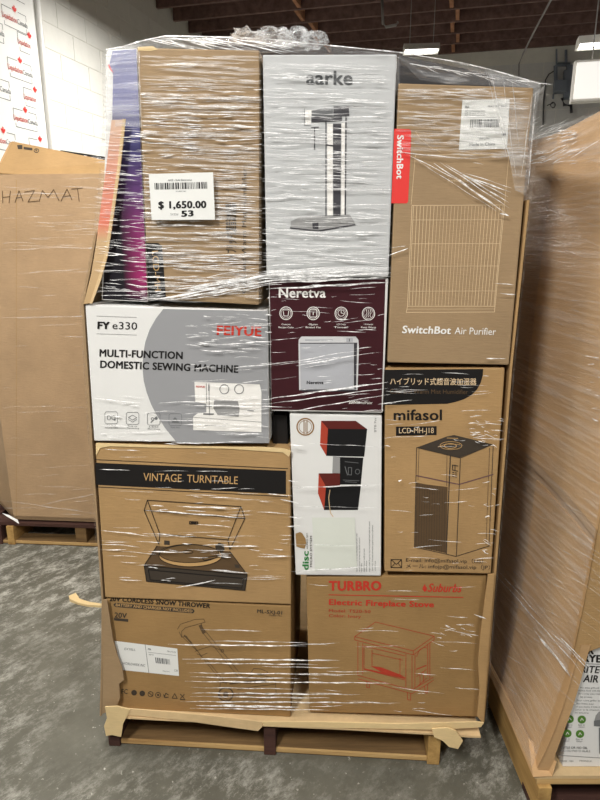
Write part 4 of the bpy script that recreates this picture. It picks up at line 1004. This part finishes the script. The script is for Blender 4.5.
# ================================================================== the load at the right edge
XR = .675
def rx(y, z):
    """x of the left side of the right-hand load at depth y, height z: leans out and bellies"""
    t = max(0, min(1, (2.475 - y) / 1.1)); zz = (z - .14)
    lean = .098 * (1 - math.exp(-zz / .28)) * min(1.02, t)
    belly = -.02 * math.sin(min(1, zz / 1.8) * math.pi) * math.sin(math.pi * t)
    return XR + lean + belly
Y0, Y1 = 1.375, 2.45
rb = empty('bulk_bin', (1.2, 1.9, .14), 'tan cardboard bulk bin with a torn front, at the right edge', 'box')
def side_skin(name, y0, y1, z0f, z1f, mat, outset=0.0, ny=24, nz=14, th=.006):
    rows = []
    for i in range(nz + 1):
        row = []
        for j in range(ny + 1):
            y = y0 + (y1 - y0) * j / ny; z0, z1 = z0f(y), z1f(y); z = z0 + (z1 - z0) * i / nz
            row.append(Vector((rx(y, z) - outset, y, z)))
        rows.append(row)
    vs = [p for r_ in rows for p in r_]; n = ny + 1; fs = [(i * n + j, i * n + j + 1, (i + 1) * n + j + 1, (i + 1) * n + j) for i in range(nz) for j in range(ny)]
    m = len(vs); vs += [p + Vector((th, 0, 0)) for p in vs]
    fs += [tuple(m + k for k in f[::-1]) for f in fs]
    edge = [j for j in range(n)] + [i * n + ny for i in range(1, nz + 1)] + [nz * n + j for j in range(ny - 1, -1, -1)] + [i * n for i in range(nz - 1, 0, -1)]
    fs += [(edge[k], edge[(k + 1) % len(edge)], m + edge[(k + 1) % len(edge)], m + edge[k]) for k in range(len(edge))]
    return mesh(name, vs, fs, mat, rb, smooth=False)
seam = lambda y: .86 + .10 * (y - Y0) + .03 * math.sin((y - Y0) * 5)
topz = lambda y: 1.91 + .02 * math.sin(y * 6) - .02 * max(0, y - 1.7)
side_skin('side_panel', Y0, Y1, lambda y: .14, lambda y: seam(y) + .06, KRAFT_BIN, 0.0)
side_skin('upper_panel', Y0, Y1, lambda y: seam(y), topz, KRAFT_BIN, .012)
side_skin('overlap_flap', Y0, 1.80, lambda y: seam(y) + .03, lambda y: topz(y) - .01, KRAFT_L, .017, 16, 12)
side_skin('overlap_flap', Y0, 1.70, lambda y: .145, lambda y: seam(y) - .03, KRAFT_L, .006, 16, 10)
# front of the bin: whole above, torn open below
tear = [(-.016, .52), (.06, .555), (.12, .54), (.2, .57), (.4, .56), (1.0, .56)]
def front_v(a, z): return Vector((rx(Y0, z) + a, Y0 - .002, z))
vs = []; NR = 9
for a, z in tear: vs += [front_v(a, z + (1.9 - z) * k / NR) for k in range(NR + 1)]
n = len(tear); m = len(vs); vs += [p + Vector((0, .006, 0)) for p in vs]; K = NR + 1
fs = [(K * i + k, K * i + K + k, K * i + K + k + 1, K * i + k + 1) for i in range(n - 1) for k in range(NR)]; fs += [tuple(m + k for k in f[::-1]) for f in fs] + [(K * i, m + K * i, m + K * i + K, K * i + K) for i in range(n - 1)]
mesh('front_panel', vs, fs, KRAFT, rb)
st = []; zs = [.14, .2, .28, .36, .44, .52, .56]; wd = [.04, .022, .018, .018, .018, .018, .02]
vs = []
for z, w in zip(zs, wd): vs += [Vector((rx(Y0, z) - .004, Y0 - .004, z)), Vector((rx(Y0, z) + w, Y0 - .006, z))]
m = len(vs); vs += [p + Vector((0, .006, 0)) for p in vs]
fs = [(2 * i, 2 * i + 1, 2 * i + 3, 2 * i + 2) for i in range(len(zs) - 1)]; fs += [tuple(m + k for k in f[::-1]) for f in fs] + [(2 * i + 1, 2 * i + 3, m + 2 * i + 3, m + 2 * i + 1) for i in range(len(zs) - 1)]
mesh('corner_strip', vs, fs, KRAFT_L, rb)
mesh('base_sheet', box_v(XR - .012, 1.75, Y0 - .015, Y1, .1285, .139), HEX, KRAFT_EDGE, rb)
mesh('lid', [(rx(Y0, 1.9), Y0, 1.89), (1.75, Y0, 1.9), (1.75, Y1, 1.89), (rx(Y1, 1.88), Y1, 1.875)], [(0, 1, 2, 3)], KRAFT_L, rb)
mesh('back_panel', box_v(XR, 1.75, Y1 - .006, Y1, .14, 1.87), HEX, KRAFT_D, rb)
mesh('side_panel', box_v(1.744, 1.75, Y0, Y1, .14, 1.89), HEX, KRAFT_D, rb)
# bottom hem folded out over the pallet
vs = [Vector((XR - .004, 1.445, .185)), Vector((XR - .006, 1.95, .150)), Vector((XR - .014, 1.95, .14)), Vector((XR - .02, Y0 - .02, .14)), Vector((XR + .035, Y0 - .018, .14)), Vector((XR + .045, Y0 - .012, .185))]
mesh('bottom_hem', vs, [(0, 1, 2, 3), (0, 3, 4, 5)], KRAFT_L, rb, solid=.004)
rp = empty('pallet', (1.2, 1.9, 0), 'wooden pallet under the bulk bin at the right edge', 'pallet')
pallet(rp, lambda a, b, z: Vector((a, b, z)), XR - .005, 1.72, Y0 - .015, Y1 - .03, [(XR - .003, PINE_Y), (1.17, PINE_DARK), (1.68, PINE_DARK)], 7, mats=(PINE, PINE_DARK, PINE_DARK))

# ---- air fryer box in the torn opening
YF = 1.389
def SFp(px, py, lift=0.0): return hit(px, py, Vector((0, YF - lift, 0)), Vector((0, 1, 0)))
fx0 = SFp(553, 762); fz1 = SFp(590, 634).z
fry = tag(box('air_fryer_box', max(.752, fx0.x), fx0.x + .4, YF, YF + .38, .1395, fz1, WHITE_BOX, None, None, .003), 'white air fryer box showing through the torn bin front, at the right edge', 'box')
kr = off(540, 620, 4.45)
words(SFp, fry, 'small_print', 'QUARTER', kr((190, 106))[0], kr((282, 110))[0], 2.6, INK, .02)
words(SFp, fry, 'lettering', 'AIR', kr((165, 148))[0], kr((240, 152))[0], 7, INK, .045)
words(SFp, fry, 'lettering', 'FRYER', kr((168, 184))[0], kr((302, 190))[0], 7, INK, .045)
words(SFp, fry, 'lettering', 'FRITEUSE', kr((158, 232))[0], kr((340, 240))[0], 6.8, INK, .02, .2)
words(SFp, fry, 'lettering', 'À AIR', kr((150, 274))[0], kr((258, 278))[0], 7, INK, .02, .2)
Ink(SFp, 2).line(kr((185, 194), (300, 198)), .4).make('rule_line', INK, fry)
i_ = Ink(SFp, 2)
for n, (x0, y, x1) in enumerate(((180, 300, 262), (172, 313, 290), (172, 327, 292), (178, 341, 232), (165, 357, 292), (162, 371, 240), (160, 385, 292), (158, 398, 268), (156, 411, 216))):
    i_.text(('Fry, bake, grill and', 'reheat food with little oil', 'for a crisp tasty meal each', 'day at home', 'Pour cuire, griller et faire', 'des frites avec', 'un peu moins d huile chaque', 'jour a la maison', 'et encore')[n], kr((x0, y + 4))[0], kr((x1, y + 6))[0], 1.6)
i_.text('LITTLE OR NO OIL', kr((92, 572))[0], kr((212, 574))[0], 2.2, .02).text('PEU OU PAS D HUILE', kr((90, 586))[0], kr((224, 588))[0], 1.8)
for x, y in ((130, 470), (186, 470), (118, 532), (176, 534)): i_.text('Easy to', kr((x - 16, y))[0], kr((x + 14, y))[0], 1.5).text('clean', kr((x - 14, y + 9))[0], kr((x + 12, y + 9))[0], 1.5)
i_.line(kr((80, 602), (300, 616)), .5).text('MODEL  120V', kr((86, 630))[0], kr((150, 632))[0], 1.5).text('MODELE', kr((176, 630))[0], kr((230, 632))[0], 1.5)
i_.make('small_print', INK_GREY, fry)
for x, y in ((132, 441), (186, 443), (122, 505), (178, 507)):
    gd = Ink(SFp, 2).disc(540 + x / 4.45, 620 + y / 4.45, 4.2, 4.0, 20).make('green_dot', LEAF_GREEN, fry)
    Ink(SFp, 3).line(kr((x - 6, y + 5), (x, y - 6), (x + 7, y + 4)), .6).make('dot_symbol', INK_WHITE, gd)
Ink(SFp, 2).poly(kr((248, 425), (262, 408), (300, 400), (300, 478), (240, 472), (240, 458))).poly(kr((262, 478), (300, 482), (300, 600), (264, 594))).make('fryer_picture', INK_MID, fry)
Ink(SFp, 3).poly(kr((240, 448), (300, 440), (300, 474), (240, 472))).poly(kr((262, 480), (272, 481), (274, 596), (264, 594))).make('fryer_shade', INK_GREY, fry)

# ---- film on the right-hand load; (y, z) on the left side
def RS(y, z, lift=0.0): return Vector((rx(y, z) - .02 - lift, y, z))
class SideRibbons(Ribbons): pass
rw = empty('stretch_wrap', (XR, 1.9, .14), 'clear stretch film wound around the bin at the right edge', 'film')
def to_yz(px, py):
    p = hit(px, py, Vector((XR + .03, 0, 0)), Vector((1, 0, 0))); return (p.y, p.z)
SR = lambda px, py, lift=0.0: RS(*to_yz(px, py), lift * .3)
A = Ribbons(SR)
A.field(530, 128, 572, 165, 70, 6, 26, .4, 1.2, -.45, .4, 61)


A.field(575, 350, 600, 420, 26, 4, 16, .5, 1.4, .2, .4, 64)

B_ = Ribbons(SR); B_.field(508, 560, 575, 690, 34, 10, 46, .4, .9, .95, .15, 66)
for a in ((502, 572, 576, 676, .8), (534, 628, 566, 678, 2.2), (538, 634, 560, 668, 1.0), (546, 630, 580, 670, .8), (552, 634, 584, 672, 1.2), (505, 570, 540, 618, .6), (560, 154, 580, 146, 1.4), (566, 158, 590, 140, 1.0)): A.streak(*a[:4], a[4])
B_.field(535, 490, 600, 620, 60, 10, 60, .4, 1.0, .75, .1, 65)
B_.field(532, 150, 600, 330, 26, 8, 50, .4, .9, .35, .25, 62)
B_.field(555, 200, 600, 470, 18, 8, 36, .4, 1.0, .4, .2, 63)
A.make('film_fold', FILM_FOLD, rw); B_.make('film_veil', FILM_HAZE, rw)
rows = []
for z in (.16, .5, .9, 1.3, 1.7, 1.9):
    rows.append([Vector((rx(y, z) - .028, y, z)) for y in (Y0 - .01, 1.4, 1.425, 1.45, 1.48, 1.6, 1.9, 2.2, Y1)])
grid_sheet('side_sheet', rows, FILM_SIDE, rw)
tp = [Vector((rx(y, 1.9) - .026, y, topz(y) + .005)) for y in (Y0, 1.55, 1.75, 1.95, 2.2, Y1)]
grid_sheet('top_sheet', [tp, [p + Vector((.12, 0, .03)) for p in tp], [p + Vector((.5, 0, .02)) for p in tp]], FILM_TOP, rw)

# ------------------------------------------------------------------ splinter on the floor
sp_ = [hit(x, y, Vector((0, 0, .004)), Vector((0, 0, 1))) for x, y in [(69, 598), (76, 595), (80, 601), (90, 603), (104, 605), (103, 607), (88, 606), (78, 604), (70, 601)]]
n = len(sp_); hi = [p + Vector((0, 0, .012 if i < 3 or i > 7 else .006)) for i, p in enumerate(sp_)]
tag(mesh('wood_splinter', [p - Vector((0, 0, .004)) for p in sp_] + hi, [tuple(range(n))[::-1], tuple(range(n, 2 * n))] + [(i, (i + 1) % n, n + (i + 1) % n, n + i) for i in range(n)], KRAFT_TORN), 'pale splinter of torn cardboard on the floor left of the tall load', 'scrap')
